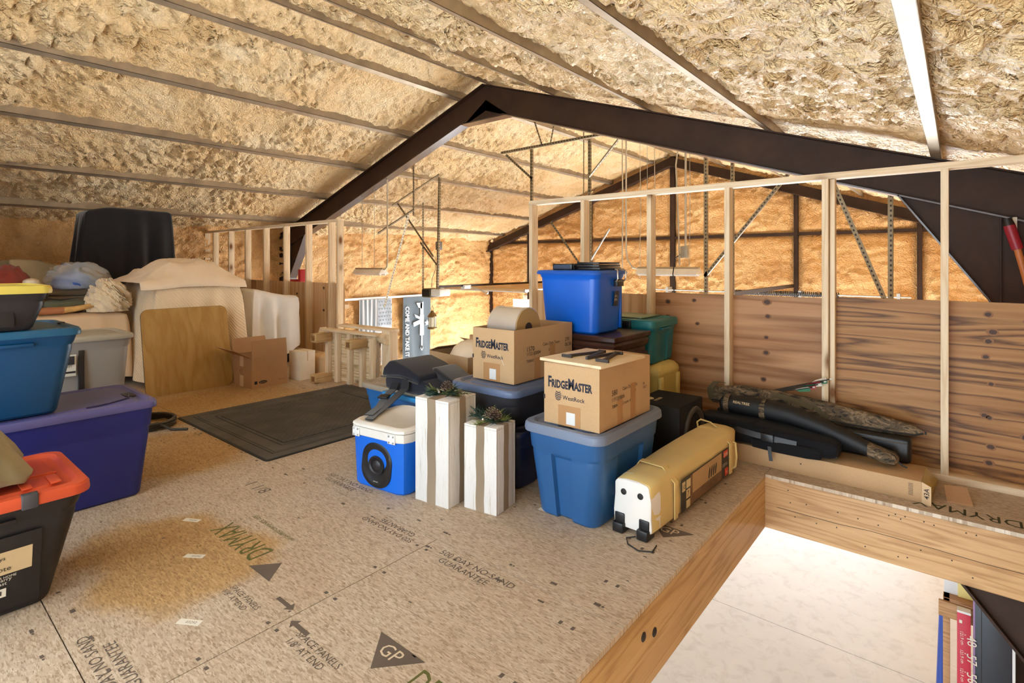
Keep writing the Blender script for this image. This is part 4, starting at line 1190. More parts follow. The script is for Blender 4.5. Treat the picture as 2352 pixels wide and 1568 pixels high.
m = MB(); m.lathe([(0.030,0),(0.036,0),(0.036,0.0008),(0.030,0.0008)], 24, frame((-0.10,-0.08,0.3655),(0,1,0),(-1,0,0))).build('logo', GOLD, t)

# cooler with speakers
t = thing('speaker_cooler', 'bright blue cooler with a white lid and black speakers in its sides', 'cooler', (-2.455, 1.985, 0), math.radians(7))
t.scale = (1, 1, 0.88)
CBLUE = plastic('cooler_blue', srgb(0,102,216), 0.4)
CWHITE = plain('cooler_white', srgb(226,222,214), 0.4, 0, 0.05, 8)
MB().loft([rr_(0.185,0.185,0.0,0.05), rr_(0.195,0.195,0.012,0.055), rr_(0.205,0.205,0.32,0.06)]).build('body', CBLUE, t)
MB().loft([rr_(0.205,0.205,0.318,0.06), rr_(0.210,0.210,0.322,0.062), rr_(0.212,0.212,0.362,0.062), rr_(0.212,0.212,0.372,0.062)]).build('rim', CWHITE, t)
MB().loft([rr_(0.210,0.210,0.374,0.062), rr_(0.214,0.214,0.378,0.062), rr_(0.212,0.212,0.392,0.062), rr_(0.200,0.200,0.402,0.06), rr_(0.185,0.185,0.404,0.05), rr_(0.180,0.180,0.400,0.05)]).build('lid', CWHITE, t)
def oval_speaker(Mf):
    m = MB()
    prof = [(0.0,0.006),(0.35,0.004),(0.62,0.006),(0.78,0.012),(0.90,0.016),(1.0,0.010),(1.0,0.0),(0.0,0.0)]
    rings = []
    for (q, z) in prof:
        rings.append([Mf @ Vector((p[0]*max(q, 0.01), p[1]*max(q, 0.01), z)) for p in section(0.112, 0.138, 0.105, n=8)])
    m.loft(rings); o = m.build('speaker', BLACK_P, t, angle=40)
    mm = MB(); mm.lathe([(0.045,0.008),(0.052,0.014),(0.056,0.014),(0.058,0.008)], 36, Mf); mm.build('speaker_ring', plain('speaker_ring', srgb(36,36,40), 0.4), o)
    mm = MB(); mm.lathe([(0.0,0.016),(0.02,0.014),(0.03,0.007),(0.0,0.005)], 24, Mf); mm.build('speaker_dome', MATS['speaker_ring'], o)
    return o
ov = oval_speaker(frame((0.0, -0.194, 0.155), (1,0,-0.12), (0.12,0,1)))
text('pioneer', PAPER, t, (-0.015, -0.2108, 0.052), (1,0,0), (0,0,1), w=0.035)
oval_speaker(frame((0.195, 0.0, 0.155), (0,1,0), (0,0,1)))
for x in (-0.175, 0.095):
    MB().box(x, -0.2165, 0.312, x+0.055, -0.211, 0.368).build('hinge', WHITE_P, t, bevel=0.002)
    m = MB()
    for dx in (0.012, 0.043):
        for dz in (0.322, 0.358): m.lathe([(0,0),(0.006,0),(0.005,0.003),(0,0.004)], 10, frame((x+dx, -0.2165, dz), (1,0,0), (0,0,1)))
    m.build('hinge_screws', GALV, t)

# blue tote behind the cooler
tD = tote('storage_tote', 'long blue tote with a taupe lid behind the speaker cooler', (-2.86, 2.47, 0), 0, 0.84, 0.44, 0.395, plastic('tote_mid_blue', srgb(40,104,170)), LID_T,
     0.06, 0.03, (0.0, 0.018), 0.07, 0.016, 0.06, a=(0.4, 0.62))
LBL = plastic('light_blue', srgb(48,134,196))
MB().box(-0.09, -0.262, 0.355, 0.36, -0.228, 0.385).build('lid_clip', LBL, tD, bevel=0.005)
MB().prism([(-0.09,-0.25,0.37),(-0.05,-0.25,0.37),(-0.085,-0.235,0.20),(-0.12,-0.235,0.20)], (0,0.012,0)).build('clip_arm', LBL, tD, bevel=0.003)
quad('label_sticker', plain('label_blue', srgb(186,206,226), 0.5), tD, (-0.17, -0.2080, 0.20), (1,0,0), (0,-0.12,1), 0.06, 0.11)

# navy shoulder bag on the lid
BL = (-2.71, 2.385, 0.400)
t = thing('shoulder_bag', 'dark navy padded bag with a hanging strap on the blue tote', 'bag', BL)
NAVYF = fabric('navy_nylon', srgb(14,18,34), 0.65, 500, 0.3, 0.1, 0.2)
def strap(name, mat, parent, pts, w, th=0.004, side=(1,0,0)):
    s = Vector(side).normalized()*w/2; R = []
    P = [Vector(p) for p in pts]
    for i, p in enumerate(P):
        d = (P[min(i+1,len(P)-1)]-P[max(i-1,0)]).normalized(); n = d.cross(s).normalized()*th/2
        R.append([p-s-n, p+s-n, p+s+n, p-s+n])
    return MB().loft(R).build(name, mat, parent, angle=40)
MB().prism([(-0.225,-0.16,0.0),(0.22,-0.15,0.0),(0.235,-0.15,0.05),(0.05,-0.16,0.125),(-0.12,-0.16,0.15),(-0.20,-0.16,0.14),(-0.235,-0.16,0.06)], (0.01, 0.31, 0)).build('bag_body', NAVYF, t, bevel=0.02, seg=3)
MB().prism([(-0.245,-0.175,0.085),(-0.235,-0.17,0.14),(-0.20,-0.15,0.185),(-0.15,-0.15,0.19),(0.0,-0.16,0.160),(0.115,-0.17,0.125),(0.13,-0.175,0.085),(-0.05,-0.178,0.105)], (0.012, 0.33, 0)).build('flap', NAVYF, t, bevel=0.014, seg=3)
MB().prism([(0.06,-0.02,0.15),(0.11,-0.02,0.155),(0.36,-0.02,0.05),(0.36,-0.02,0.0),(0.20,-0.02,0.0)], (0.0, 0.2, 0)).build('side_compartment', BLACK_F, t, bevel=0.018, seg=3)
MB().tube([(-0.245,-0.178,0.082),(-0.05,-0.182,0.101),(0.13,-0.178,0.082)], 0.005, 6).build('piping', BLACK_F, t)
rel = lambda P: [tuple(Vector(p)-Vector(BL)) for p in P]
strap('strap', BLACK_F, t, rel([(-2.69,2.200,0.50),(-2.685,2.185,0.44),(-2.69,2.12,0.405),(-2.645,2.00,0.372),(-2.58,1.88,0.364),(-2.52,1.80,0.364)]), 0.05, 0.005, (0.9,0.4,0))
strap('strap', BLACK_F, t, rel([(-2.80,2.205,0.46),(-2.80,2.18,0.42),(-2.76,2.10,0.40),(-2.67,1.98,0.372),(-2.58,1.84,0.369)]), 0.05, 0.005, (0.9,0.4,0))
Mb = frame(Vector((-2.745,2.075,0.401))-Vector(BL), (0.9,0.4,0), (0.4,-0.9,-0.15))
MB().box(-0.032, -0.02, 0.0, 0.032, 0.03, -0.012, Mb).build('buckle', BLACK_P, t, bevel=0.003)

# white wooden gift boxes with ribbon and pine
def whitewash():
    m, nt, b = _new('whitewashed_wood')
    vec = coords(nt, 'Object', (30, 30, 2.0)); f = noise(nt, vec, 2.5, 6, 0.7, 0.6); f2 = noise(nt, coords(nt, 'Object', (70,70,9)), 3, 4, 0.7)
    c = ramp(nt, f, [(0.28, srgb(176,160,138)), (0.42, srgb(218,215,210)), (0.8, srgb(228,226,223))])
    c = mix(nt, 0.5, c, ramp(nt, f2, [(0.3, (0.78,0.74,0.7)), (0.45, (1,1,1))]), 'MULTIPLY')
    nt.links.new(c, b.inputs['Base Color']); b.inputs['Roughness'].default_value = 0.6
    bump(nt, b, f, 0.2, 0.002)
    return m
WWASH = whitewash()
RIBBON = fabric('burlap_ribbon', srgb(168,144,114), 0.9, 900, 0.6, 0.12)
NEEDLE = plain('pine_needle', srgb(38,62,48), 0.6, 0, 0.35, 40); NEEDLE2 = plain('spruce_tip', srgb(112,122,58), 0.6, 0, 0.3, 40)
CONE = plain('pine_cone', srgb(70,52,42), 0.6, 0, 0.3, 60); CONET = plain('frosted_tip', srgb(206,192,176), 0.6)
BERRY = plain('pearl_berry', srgb(214,206,190), 0.3)
def gift(label, c_loc, rz, w, d, h, seed):
    t = thing('gift_box', label, 'decoration', c_loc, rz, 'whitewashed wooden gift boxes')
    a, b = w/2, d/2
    # four boards and a top so the butt joints show
    MB().box(-a, -b, 0, a, -b+0.012, h-0.012).build('board', WWASH, t, bevel=0.0015); MB().box(-a, b-0.012, 0, a, b, h-0.012).build('board', WWASH, t, bevel=0.0015)
    MB().box(-a, -b+0.0125, 0, -a+0.012, b-0.0125, h-0.012).build('board', WWASH, t, bevel=0.0015); MB().box(a-0.012, -b+0.0125, 0, a, b-0.0125, h-0.012).build('board', WWASH, t, bevel=0.0015)
    MB().box(-a, -b, h-0.0115, a, b, h).build('top_board', WWASH, t, bevel=0.0015)
    rs = random.Random(seed); rw = w*0.125
    def rib(face):
        m = MB(); n = 14; R = []
        for k in range(n+1):
            z = h*k/n; o = 0.0018*math.sin(k*0.9+seed)
            if face == 'f': R.append([(-rw+o, -b-0.0016, z), (rw+o, -b-0.0016, z), (rw+o, -b-0.0002, z), (-rw+o, -b-0.0002, z)])
            else: R.append([(a+0.0002, -rw*0.9+o, z), (a+0.0016, -rw*0.9+o, z), (a+0.0016, rw*0.9+o, z), (a+0.0002, rw*0.9+o, z)])
        m.loft(R).build('ribbon', RIBBON, t, angle=0)
    rib('f'); rib('s')
    MB().box(-rw, -b-0.001, h, rw, b, h+0.0015).build('ribbon', RIBBON, t, angle=0); MB().box(-a, -rw*0.9, h+0.0015, a+0.001, rw*0.9, h+0.003).build('ribbon', RIBBON, t, angle=0)
    # sprigs of needles
    for k in range(18):
        an = rs.uniform(0, 2*PI); L = rs.uniform(0.07, 0.12); m = MB()
        dx, dy = math.cos(an), math.sin(an)
        base = Vector((rs.uniform(-0.03,0.03), rs.uniform(-0.03,0.03), h+0.008))
        tip = base + Vector((dx*L, dy*L*0.9, rs.uniform(-0.008, 0.03)))
        m.tube([base, tip], 0.0015, 4)
        for j in range(26):
            p = base.lerp(tip, 0.15+0.85*j/26); a2 = an + rs.choice((-1, 1))*rs.uniform(0.35, 0.9)
            q = p + Vector((math.cos(a2), math.sin(a2), rs.uniform(-0.2, 0.8)))*rs.uniform(0.022, 0.042)
            q.z = max(q.z, h+0.002)
            m.tube([p, q], [0.002, 0.0008], 3)
        m.build('pine_sprig', NEEDLE if k % 4 else NEEDLE2, t, angle=0)
    for j in range(2 if seed % 2 else 1):
        cx, cy = (0.01+0.035*j, 0.0-0.02*j); z0 = h+0.018
        o = MB()
        for ring in range(6):
            rr2 = [0.02,0.03,0.034,0.029,0.021,0.011][ring]; nn = [7,9,9,8,6,4][ring]
            for i in range(nn):
                a3 = 2*PI*i/nn+ring*0.4
                c0 = Vector((cx, cy, z0+ring*0.0095)); e = c0+Vector((math.cos(a3)*rr2, math.sin(a3)*rr2, 0.006))
                sd = Vector((-math.sin(a3), math.cos(a3), 0))*0.006
                o.add([c0, e-sd, e+sd, e+Vector((0,0,0.003))], [(0,1,2),(0,1,3),(0,2,3),(1,2,3)])
        cn = o.build('pine_cone', CONE, t, angle=0)
        o = MB()
        for ring in range(6):
            rr2 = [0.021,0.031,0.035,0.030,0.022,0.012][ring]; nn = [7,9,9,8,6,4][ring]
            for i in range(nn):
                a3 = 2*PI*i/nn+ring*0.4
                e = Vector((cx+math.cos(a3)*rr2, cy+math.sin(a3)*rr2, z0+ring*0.0095+0.0075))
                sd = Vector((-math.sin(a3), math.cos(a3), 0))*0.0045
                rd = Vector((math.cos(a3), math.sin(a3), 0))*0.0025
                o.add([e-sd-rd, e+sd-rd, e+sd+rd, e-sd+rd], [(0,1,2,3)])
        o.build('frosted_tips', CONET, cn, angle=0)
    for j in range(7):
        an = rs.uniform(0, 6.28); rr2 = rs.uniform(0.03, 0.06)
        MB().lathe([(0.0,-0.006),(0.004,-0.0045),(0.006,0.0),(0.004,0.0045),(0.0,0.006)], 8, Matrix.Translation((math.cos(an)*rr2, math.sin(an)*rr2, h+0.022))).build('berry', BERRY, t)
gift('tall white wooden gift box with a tan ribbon and pine top', (-2.088, 1.975, 0), math.radians(6), 0.225, 0.225, 0.535, 4)
gift('shorter white wooden gift box with pine cones on top', (-1.838, 2.045, 0), math.radians(8), 0.195, 0.175, 0.425, 3)

# canopy roller bag
t = thing('canopy_bag', 'long cream canopy carry bag lying at the edge of the opening', 'carry bag', (-1.125, 2.78, 0), math.radians(-1.5))
CREAMF = fabric('cream_canvas', srgb(214,188,124), 0.75, 600, 0.15, 0.06, 0.1)
CREAMW = fabric('white_canvas', srgb(226,222,216), 0.7, 600, 0.12, 0.03, 0.1)
def bag_sec(w, h, z0, y, sag=0.0, k=0):
    pts = section(w, h/2, 0.016, n=4)
    return [(x*(1-0.10*max(0, (q/(h/2)))) + 0.003*math.sin(q*60+k), y, z0+h/2+q*(1.0-sag*(1-abs(x)/w))+(0.012*(1-(x/w)**2) if q > h*0.3 else 0)) for x, q in pts]
ys = [-0.545, -0.535, -0.45, -0.3, -0.1, 0.1, 0.3, 0.45, 0.53, 0.548]
ws = [0.090, 0.096, 0.100, 0.104, 0.107, 0.108, 0.107, 0.104, 0.098, 0.085]
hs = [0.205, 0.212, 0.215, 0.218, 0.222, 0.225, 0.228, 0.228, 0.224, 0.205]
MB().loft([bag_sec(w, h, 0.025, y, 0.0, i) for i, (y, w, h) in enumerate(zip(ys, ws, hs))]).build('bag_body', CREAMF, t, angle=50)
MB().loft([bag_sec(0.088, 0.203, 0.026, -0.549), bag_sec(0.093, 0.209, 0.024, -0.545), bag_sec(0.0985, 0.2155, 0.0235, -0.475), bag_sec(0.0985, 0.2155, 0.0235, -0.46)]).build('end_panel', CREAMW, t, angle=40)
for x in (-0.042, 0.042):
    MB().lathe([(0,0),(0.014,0),(0.014,0.003),(0.009,0.004),(0.008,0.001),(0,0.001)], 20, frame((x, -0.549, 0.185), (1,0,0), (0,0,1))).build('eyelet', RUBBER, t)
    m = MB(); m.box(x*1.45-0.025, -0.556, 0.03, x*1.45+0.025, -0.545, 0.085); m.box(x*1.45-0.027, -0.575, 0.0, x*1.45+0.027, -0.50, 0.045)
    m.build('wheel_bracket', BLACK_P, t, bevel=0.006)
    MB().lathe([(0,-0.012),(0.022,-0.012),(0.024,-0.008),(0.024,0.008),(0.022,0.012),(0,0.012)], 20, frame((x*1.45, -0.53, 0.024), (0,1,0), (0,0,1))).build('wheel', RUBBER, t)
for yy in (-0.33, 0.40):
    strap('strap', CREAMF, t, [(-0.11, yy, 0.06), (-0.113, yy, 0.2), (-0.07, yy+0.005, 0.262), (0.05, yy, 0.262), (0.112, yy, 0.2), (0.112, yy, 0.03)], 0.035, 0.005, (0,1,0))
MB().tube([(-0.09,0.43,0.235),(-0.10,0.44,0.275),(-0.08,0.445,0.292),(-0.02,0.445,0.285),(0.02,0.44,0.262)], 0.008, 8, True, 0.6).build('carry_handle', CREAMF, t)
MB().tube([(0.112,0.44,0.20),(0.125,0.44,0.195),(0.132,0.44,0.12),(0.125,0.44,0.06),(0.112,0.44,0.05)], 0.009, 8, True, 0.6).build('carry_handle', CREAMF, t)
# printed panel on the side: dark ground, photo patches and lettering
LX = 0.1105
LBLK = plain('label_black', srgb(40,34,30), 0.45)
quad('label_panel', LBLK, t, (LX, -0.27, 0.035), (0,1,0), (0,0,1), 0.635, 0.155, 0.0012)
PH = [plain('print_tan', srgb(176,142,98), 0.5), plain('print_brown', srgb(110,78,52), 0.5, 0, 0.4, 14), plain('print_pale', srgb(206,186,140), 0.5), plain('print_red', srgb(206,66,40), 0.5)]
for (y, z, w, h, mt) in ((-0.165,0.04,0.42,0.145,PH[0]), (-0.165,0.04,0.42,0.05,PH[1]), (-0.05,0.045,0.20,0.04,PH[2]), (-0.262,0.13,0.035,0.045,PH[2]), (-0.215,0.135,0.05,0.04,PH[2]),
                         (-0.215,0.085,0.045,0.042,PH[2]), (-0.215,0.038,0.045,0.038,PH[2]), (0.285,0.148,0.066,0.034,PH[3]), (0.305,0.042,0.048,0.04,PH[3]), (-0.17,0.04,0.03,0.145,PH[1])):
    quad('label_print', mt, t, (LX+0.0014+rng.uniform(0,0.0006), y, z), (0,1,0), (0,0,1), w, h, 0.0006)
for k in range(4):
    MB().tube([(LX+0.003, 0.07+0.03*k, 0.10), (LX+0.003, 0.08+0.03*k, 0.135), (LX+0.003, 0.085+0.03*k, 0.155)], [0.006,0.009,0.004], 6, True, 0.1).build('label_print', INK, t)
text('ZORE', PAPER, t, (LX+0.0032, 0.288, 0.154), (0,1,0), (0,0,1), w=0.06)
text('10x10 EASY SET\nINSTANT CANOPY', PAPER, t, (LX+0.0024, 0.268, 0.098), (0,1,0), (0,0,1), w=0.085)
text('10', LBLK, t, (LX+0.0034, -0.258, 0.14), (0,1,0), (0,0,1), w=0.026)
text('7', LBLK, t, (LX+0.0034, -0.205, 0.09), (0,1,0), (0,0,1), h=0.03)
text('W', PAPER, t, (LX+0.0034, 0.318, 0.052), (0,1,0), (0,0,1), w=0.022)
MB().box(-0.135, -0.46, 0.11, -0.105, -0.44, 0.14).build('tag', PAPER, t, bevel=0.002)
MB().tube([(0.03,-0.57,0.01),(0.0,-0.60,0.006),(0.03,-0.64,0.004),(0.09,-0.66,0.004),(0.14,-0.63,0.004),(0.13,-0.57,0.004)], 0.003, 6).build('drawstring', RUBBER, t)
# ------------------------------------------------------------------ long cases along the plywood
c = thing('long_carton', 'long flat cardboard box with a taped end under the gun cases', 'cardboard box', (-0.70, 3.625, 0), math.radians(-1.5))
MB().box(-0.63, -0.135, 0.0, 0.56, 0.135, 0.108).build('body', CARD, c, bevel=0.003)
MB().prism([(0.56, -0.135, 0.0), (0.60, -0.15, 0.0), (0.60, -0.15, 0.095), (0.56, -0.135, 0.108)], (0, 0.006, 0)).build('end_flap', CARD_L, c, angle=0)
text('43A', INK, c, (0.592, -0.1488, 0.028), (0,0,1), (-0.94,0.34,0), w=0.055, bold=0.01)
MB().prism([(0.56, -0.13, 0.108), (0.60, -0.10, 0.085), (0.615, 0.10, 0.06), (0.56, 0.135, 0.108)], (0, 0, -0.02)).build('end_flap', plain('brown_tape', srgb(168,140,62), 0.3), c, angle=0)
MB().box(0.558, -0.135, 0.0, 0.60, 0.135, 0.06).build('end_tape', MATS['brown_tape'], c, bevel=0.004)
text('|||||||||', INK, c, (0.525, -0.1358, 0.03), (0,0,1), (-1,0,0), w=0.06, h=0.02)
m = MB().box(-0.005, -0.1354, 0.06, 0.002, -0.1349, 0.068).build('mark', INK, c, angle=0)
b2 = thing('cardboard_scrap', 'small folded cardboard scrap beside the end of the long box', 'cardboard', (-0.005, 3.62, 0), math.radians(8))
MB().prism([(-0.045,-0.04,0.0),(0.06,-0.04,0.0),(0.05,0.05,0.055),(-0.045,0.05,0.05)], (0,0.004,0.006)).build('folded_card', CARD_D, b2, angle=0)

def case(mat, parent, P, secs, name='shell', n=18, sq=0.6):
    """elongated padded case: P axis points, secs (half width y, half height z) per point"""
    R = []
    for (p, (wy, wz)) in zip(P, secs):
        ring = []
        for i in range(n):
            a = 2*PI*i/n
            cx, sx = math.cos(a), math.sin(a)
            f = lambda t: math.copysign(abs(t)**sq, t)
            ring.append((p[0], p[1]+wy*f(cx), p[2]+wz*f(sx)))
        R.append(ring)
    return MB().loft(R).build(name, mat, parent, angle=50)
NYL = fabric('case_nylon', srgb(11,12,17), 0.7, 400, 0.3, 0.1, 0.05)
# black soft case, nearest
t = thing('soft_gun_case', 'black soft case with straps and buckles nearest the stair opening', 'gun case', (-0.89, 3.59, 0.110))
xs = [-0.46, -0.455, -0.40, -0.2, 0.0, 0.2, 0.33, 0.365, 0.37]
case(NYL, t, [(x, 0.0, 0.071-0.03*max(0, x)) for x in xs], [(0.02,0.01),(0.10,0.045),(0.115,0.066),(0.13,0.070),(0.13,0.065),(0.125,0.058),(0.12,0.052),(0.105,0.042),(0.06,0.02)], 'shell', 20, 0.5)
case(NYL, t, [(x, -0.125, 0.035) for x in (-0.08, -0.07, 0.05, 0.22, 0.29, 0.30)], [(0.005,0.01),(0.018,0.028),(0.022,0.034),(0.022,0.034),(0.018,0.028),(0.005,0.01)], 'pocket', 14, 0.5)
case(NYL, t, [(x, -0.06, 0.118) for x in (-0.44, -0.42, -0.25, -0.08, -0.06)], [(0.03,0.01),(0.06,0.024),(0.065,0.028),(0.06,0.026),(0.03,0.01)], 'pocket', 14, 0.5)
MB().tube([(0.365,-0.10,0.03),(0.37,0.0,0.06),(0.366,0.09,0.05)], 0.006, 6).build('piping', RUBBER, t)
strap('strap', BLACK_P, t, [(-0.24,-0.12,0.10),(-0.05,-0.14,0.085),(0.10,-0.135,0.075),(0.17,-0.135,0.072)], 0.034, 0.006, (0,0.3,1))
MB().box(-0.02, -0.158, 0.06, 0.05, -0.136, 0.105).build('buckle', BLACK_P, t, bevel=0.004)
strap('strap', BLACK_P, t, [(0.02,-0.13,0.06),(0.03,-0.155,0.01),(0.04,-0.165,-0.045)], 0.02, 0.004, (1,0,0.1))
# hard plastic case at the back
t = thing('hard_gun_case', 'black hard plastic case on edge behind the soft case', 'gun case', (-0.72, 3.765, 0.109))
MB().box(-0.55, -0.045, 0.0, 0.52, 0.035, 0.142).build('shell', plain('case_black', srgb(14,14,15), 0.35, 0, 0.1, 5, 0.1, 150), t, bevel=0.02, seg=3)
MB().box(-0.54, -0.047, 0.110, 0.505, 0.037, 0.118).build('rim', plain('case_rim', srgb(66,60,54), 0.4), t, bevel=0.003)
for x in (-0.1, 0.2): MB().box(x, -0.058, 0.085, x+0.09, -0.044, 0.115).build('latch', BLACK_P, t, bevel=0.004)
# black scabbard with camouflage tip and bands
t = thing('scabbard', 'long black tapered case with camouflage bands and a camouflage tip', 'gun case', (-1.22, 3.66, 0.285), 0)
Pz = [(0.0,0.0,0.02),(0.02,0.0,0.02),(0.12,0,0.022),(0.27,0,0.022),(0.42,-0.005,0.012),(0.58,-0.015,-0.022),(0.75,-0.03,-0.07),(0.84,-0.04,-0.102)]
sc_ = [(0.025,0.025),(0.055,0.052),(0.062,0.060),(0.064,0.062),(0.060,0.058),(0.055,0.051),(0.050,0.045),(0.046,0.041)]
case(plain('neoprene', srgb(11,11,13), 0.6, 0, 0.1, 8, 0.1, 200), t, Pz, sc_, 'shell', 20, 0.9)
case(CAMO, t, [(0.83,-0.04,-0.10),(0.90,-0.045,-0.118),(0.955,-0.045,-0.126),(0.972,-0.045,-0.128)], [(0.047,0.042),(0.048,0.041),(0.044,0.036),(0.02,0.015)], 'tip', 18, 0.9)
for x0 in (0.035, 0.255):
    case(CAMO, t, [(x0,0,0.0205),(x0+0.032,0,0.022)], [(0.0645,0.0625),(0.0655,0.0635)], 'band', 20, 0.9)
text('REALTREE', GOLD, t, (0.10, -0.066, 0.045), (1,0,-0.02), (0,0.45,0.89), w=0.10, bold=0.01)
MB().tube([(0.96,-0.045,-0.13),(0.985,-0.055,-0.15),(1.01,-0.06,-0.157)], 0.005, 6).build('toggle', RUBBER, t)
# camouflage soft case against the plywood
t = thing('camo_case', 'camouflage bow case lying along the plywood wall at the back', 'gun case', (-1.36, 3.838, 0.275))
Pz = [(0.0,0,0.03),(0.03,0,0.035),(0.2,0,0.05),(0.42,0,0.045),(0.62,0,0.035),(0.85,-0.005,0.022),(1.05,-0.01,0.010),(1.17,-0.01,0.002),(1.21,-0.01,0.0)]
sc_ = [(0.015,0.025),(0.034,0.055),(0.042,0.072),(0.045,0.078),(0.043,0.072),(0.038,0.060),(0.033,0.046),(0.026,0.030),(0.006,0.008)]
case(CAMO, t, Pz, sc_, 'shell', 20, 0.7)
MB().tube([(p[0], p[1]-w[0]-0.001, p[2]-w[1]*0.55) for p, w in zip(Pz[1:], sc_[1:])], 0.005, 6).build('zip', RUBBER, t)
WEB = fabric('olive_webbing', srgb(92,82,60), 0.9, 600, 0.4)
strap('strap', WEB, t, [(0.03,-0.035,0.0),(0.02,-0.04,0.08),(0.05,0.0,0.125),(0.09,0.02,0.12)], 0.04, 0.004, (1,0,0))
strap('strap', WEB, t, [(0.42,-0.036,0.10),(0.55,-0.05,0.085),(0.66,-0.05,0.055)], 0.035, 0.004, (0,0.4,1))
strap('strap', WEB, t, [(0.60,-0.034,0.10),(0.66,-0.045,0.07),(0.72,-0.05,0.02),(0.745,-0.045,-0.02)], 0.035, 0.004, (1,0,0.2))
MB().lathe([(0,0),(0.008,0),(0.008,0.01),(0,0.01)], 8, frame((1.215,-0.01,-0.002),(0,1,0),(0,0,1))).build('zip_pull', RUBBER, t)
# arrows
FLC = [plain('fletch_red', srgb(176,40,44), 0.5), plain('fletch_white', srgb(226,220,206), 0.5), plain('fletch_green', srgb(40,110,70), 0.5)]
for k in range(4):
    lab_ = ['arrow with red fletching, lowest of the four by the plywood', 'arrow with red and white fletching, second lowest by the plywood', 'arrow with green fletching by the plywood', 'arrow with white fletching reaching highest by the plywood'][k]
    t = thing('arrow', lab_, 'arrow', (-1.05+0.01*k, 3.845+0.008*k, 0.345+0.006*k), 0, 'arrows behind the camouflage case')
    e = Vector((0.34+0.02*k, 0.005, 0.10+0.014*k))
    MB().tube([(0,0,0), e], 0.004, 6).build('shaft', plain('arrow_carbon', srgb(44,38,34), 0.4), t)
    d = e.normalized()
    for j in range(3):
        a = 2*PI*j/3+0.6; n = Vector((0, math.cos(a), math.sin(a))); n = (n-d*n.dot(d)).normalized()
        p0 = e-d*0.11; p1 = e-d*0.015
        s = d.cross(n)*0.0006
        q = [p0, p0+d*0.03+n*0.018, p1-d*0.005+n*0.024, p1]
        MB().prism([v-s for v in q], s*2).build('fletching', FLC[(k+j) % 3 if j else [0, 0, 2, 1][k]], t, angle=0)
    MB().tube([e, e+d*0.014], 0.0045, 6).build('nock', FLC[1], t)

# ------------------------------------------------------------------ garage gear beyond the wall
def strut(label, p0, p1, w=0.038, group='slotted angle hangers', parent=None, name='angle_strut'):
    p0, p1 = Vector(p0), Vector(p1); d = p1-p0; L = d.length
    m = MB(); m.box(0, 0, 0, w, 0.003, L); m.box(0, 0, 0, 0.003, w, L)
    o = m.build(name, SLOTTED, parent, angle=0)
    o.location = p0; o.rotation_euler = d.to_track_quat('Z', 'Y').to_euler()
    if label: tag(o, label, 'angle iron', group)
    return o
# garage door opener with its hangers
t = thing('door_opener', 'garage door opener hanging from slotted angles before the flags', 'door opener', (-7.31, 6.5, 0.62))
MB().box(-0.16, -0.02, 0.0, 0.06, 0.26, 0.16).build('motor_box', plain('motor_grey', srgb(96,86,66), 0.5, 0.3, 0.2), t, bevel=0.01)
MB().box(0.065, -0.02, 0.03, 0.30, 0.24, 0.155).build('light_lens', plain('opal_lens', srgb(222,228,226), 0.3), t, bevel=0.015)
m = MB()
for k in range(7):
    m.box(-0.15+k*0.028, -0.035, 0.02, -0.138+k*0.028, -0.02, 0.14)
m.build('motor_fins', INK, t, angle=0)
MB().box(0.02, 0.2, 0.17, 0.06, 3.9, 0.21).build('rail', plain('rail_dark', srgb(58,44,34), 0.5, 0.4), t)
MB().tube([(0.16, 0.9, 0.16), (0.24, 1.02, 0.12), (0.40, 1.12, 0.04)], 0.012, 6).build('release_arm', GALV, t)
MB().box(0.0, 0.8, 0.13, 0.10, 0.98, 0.20).build('trolley', WHITE_P, t, bevel=0.006)
MB().tube([(-0.05,0.1,0.18),(0.0,0.08,0.35),(0.06,0.1,0.5),(0.05,0.1,0.75)], 0.005, 6).build('cord', RUBBER, t)
strut(None, (-0.16, 0.02, 0.0), (-0.16, 0.02, 1.72), parent=t, name='hanger')
strut(None, (0.20, 0.02, 0.1), (0.26, 0.02, 2.13), parent=t, name='hanger')
strut(None, (0.28, 0.0, 2.16), (-1.05, 0.0, 1.70), parent=t, name='cross_angle')
strut(None, (-0.90, 0.0, 1.74), (0.10, 0.0, 0.72), parent=t, name='brace')
strut(None, (-0.25, 0.0, 0.98), (0.22, 0.0, 0.55), parent=t, name='brace')
MB().box(0.14, 0.03, 0.85, 0.22, 0.12, 1.0).build('socket_box', plain('socket_grey', srgb(110,104,96), 0.5), t, bevel=0.006)
# angle support further left
def assembly(label, base, parts, rod=None):
    t = thing('hanger_frame', label, 'angle iron', base, 0, 'slotted angle hangers under the roof')
    B = Vector(base)
    for nm, p0, p1, w in parts: strut(None, Vector(p0)-B, Vector(p1)-B, w, parent=t, name=nm)
    if rod: MB().tube([Vector(rod[0])-B, Vector(rod[1])-B], 0.014, 8).build('rod', GALV, t)
    return t
assembly('slotted angle hanger nearest the left wall', (-7.65, 5.8, 0.47), [('cross_angle', (-6.88, 5.8, 2.10), (-7.85, 5.8, 1.74), 0.038), ('hanger', (-6.9, 5.8, 3.05), (-6.9, 5.8, 2.02), 0.02), ('brace', (-7.0, 5.8, 2.03), (-7.65, 5.8, 0.47), 0.038)])
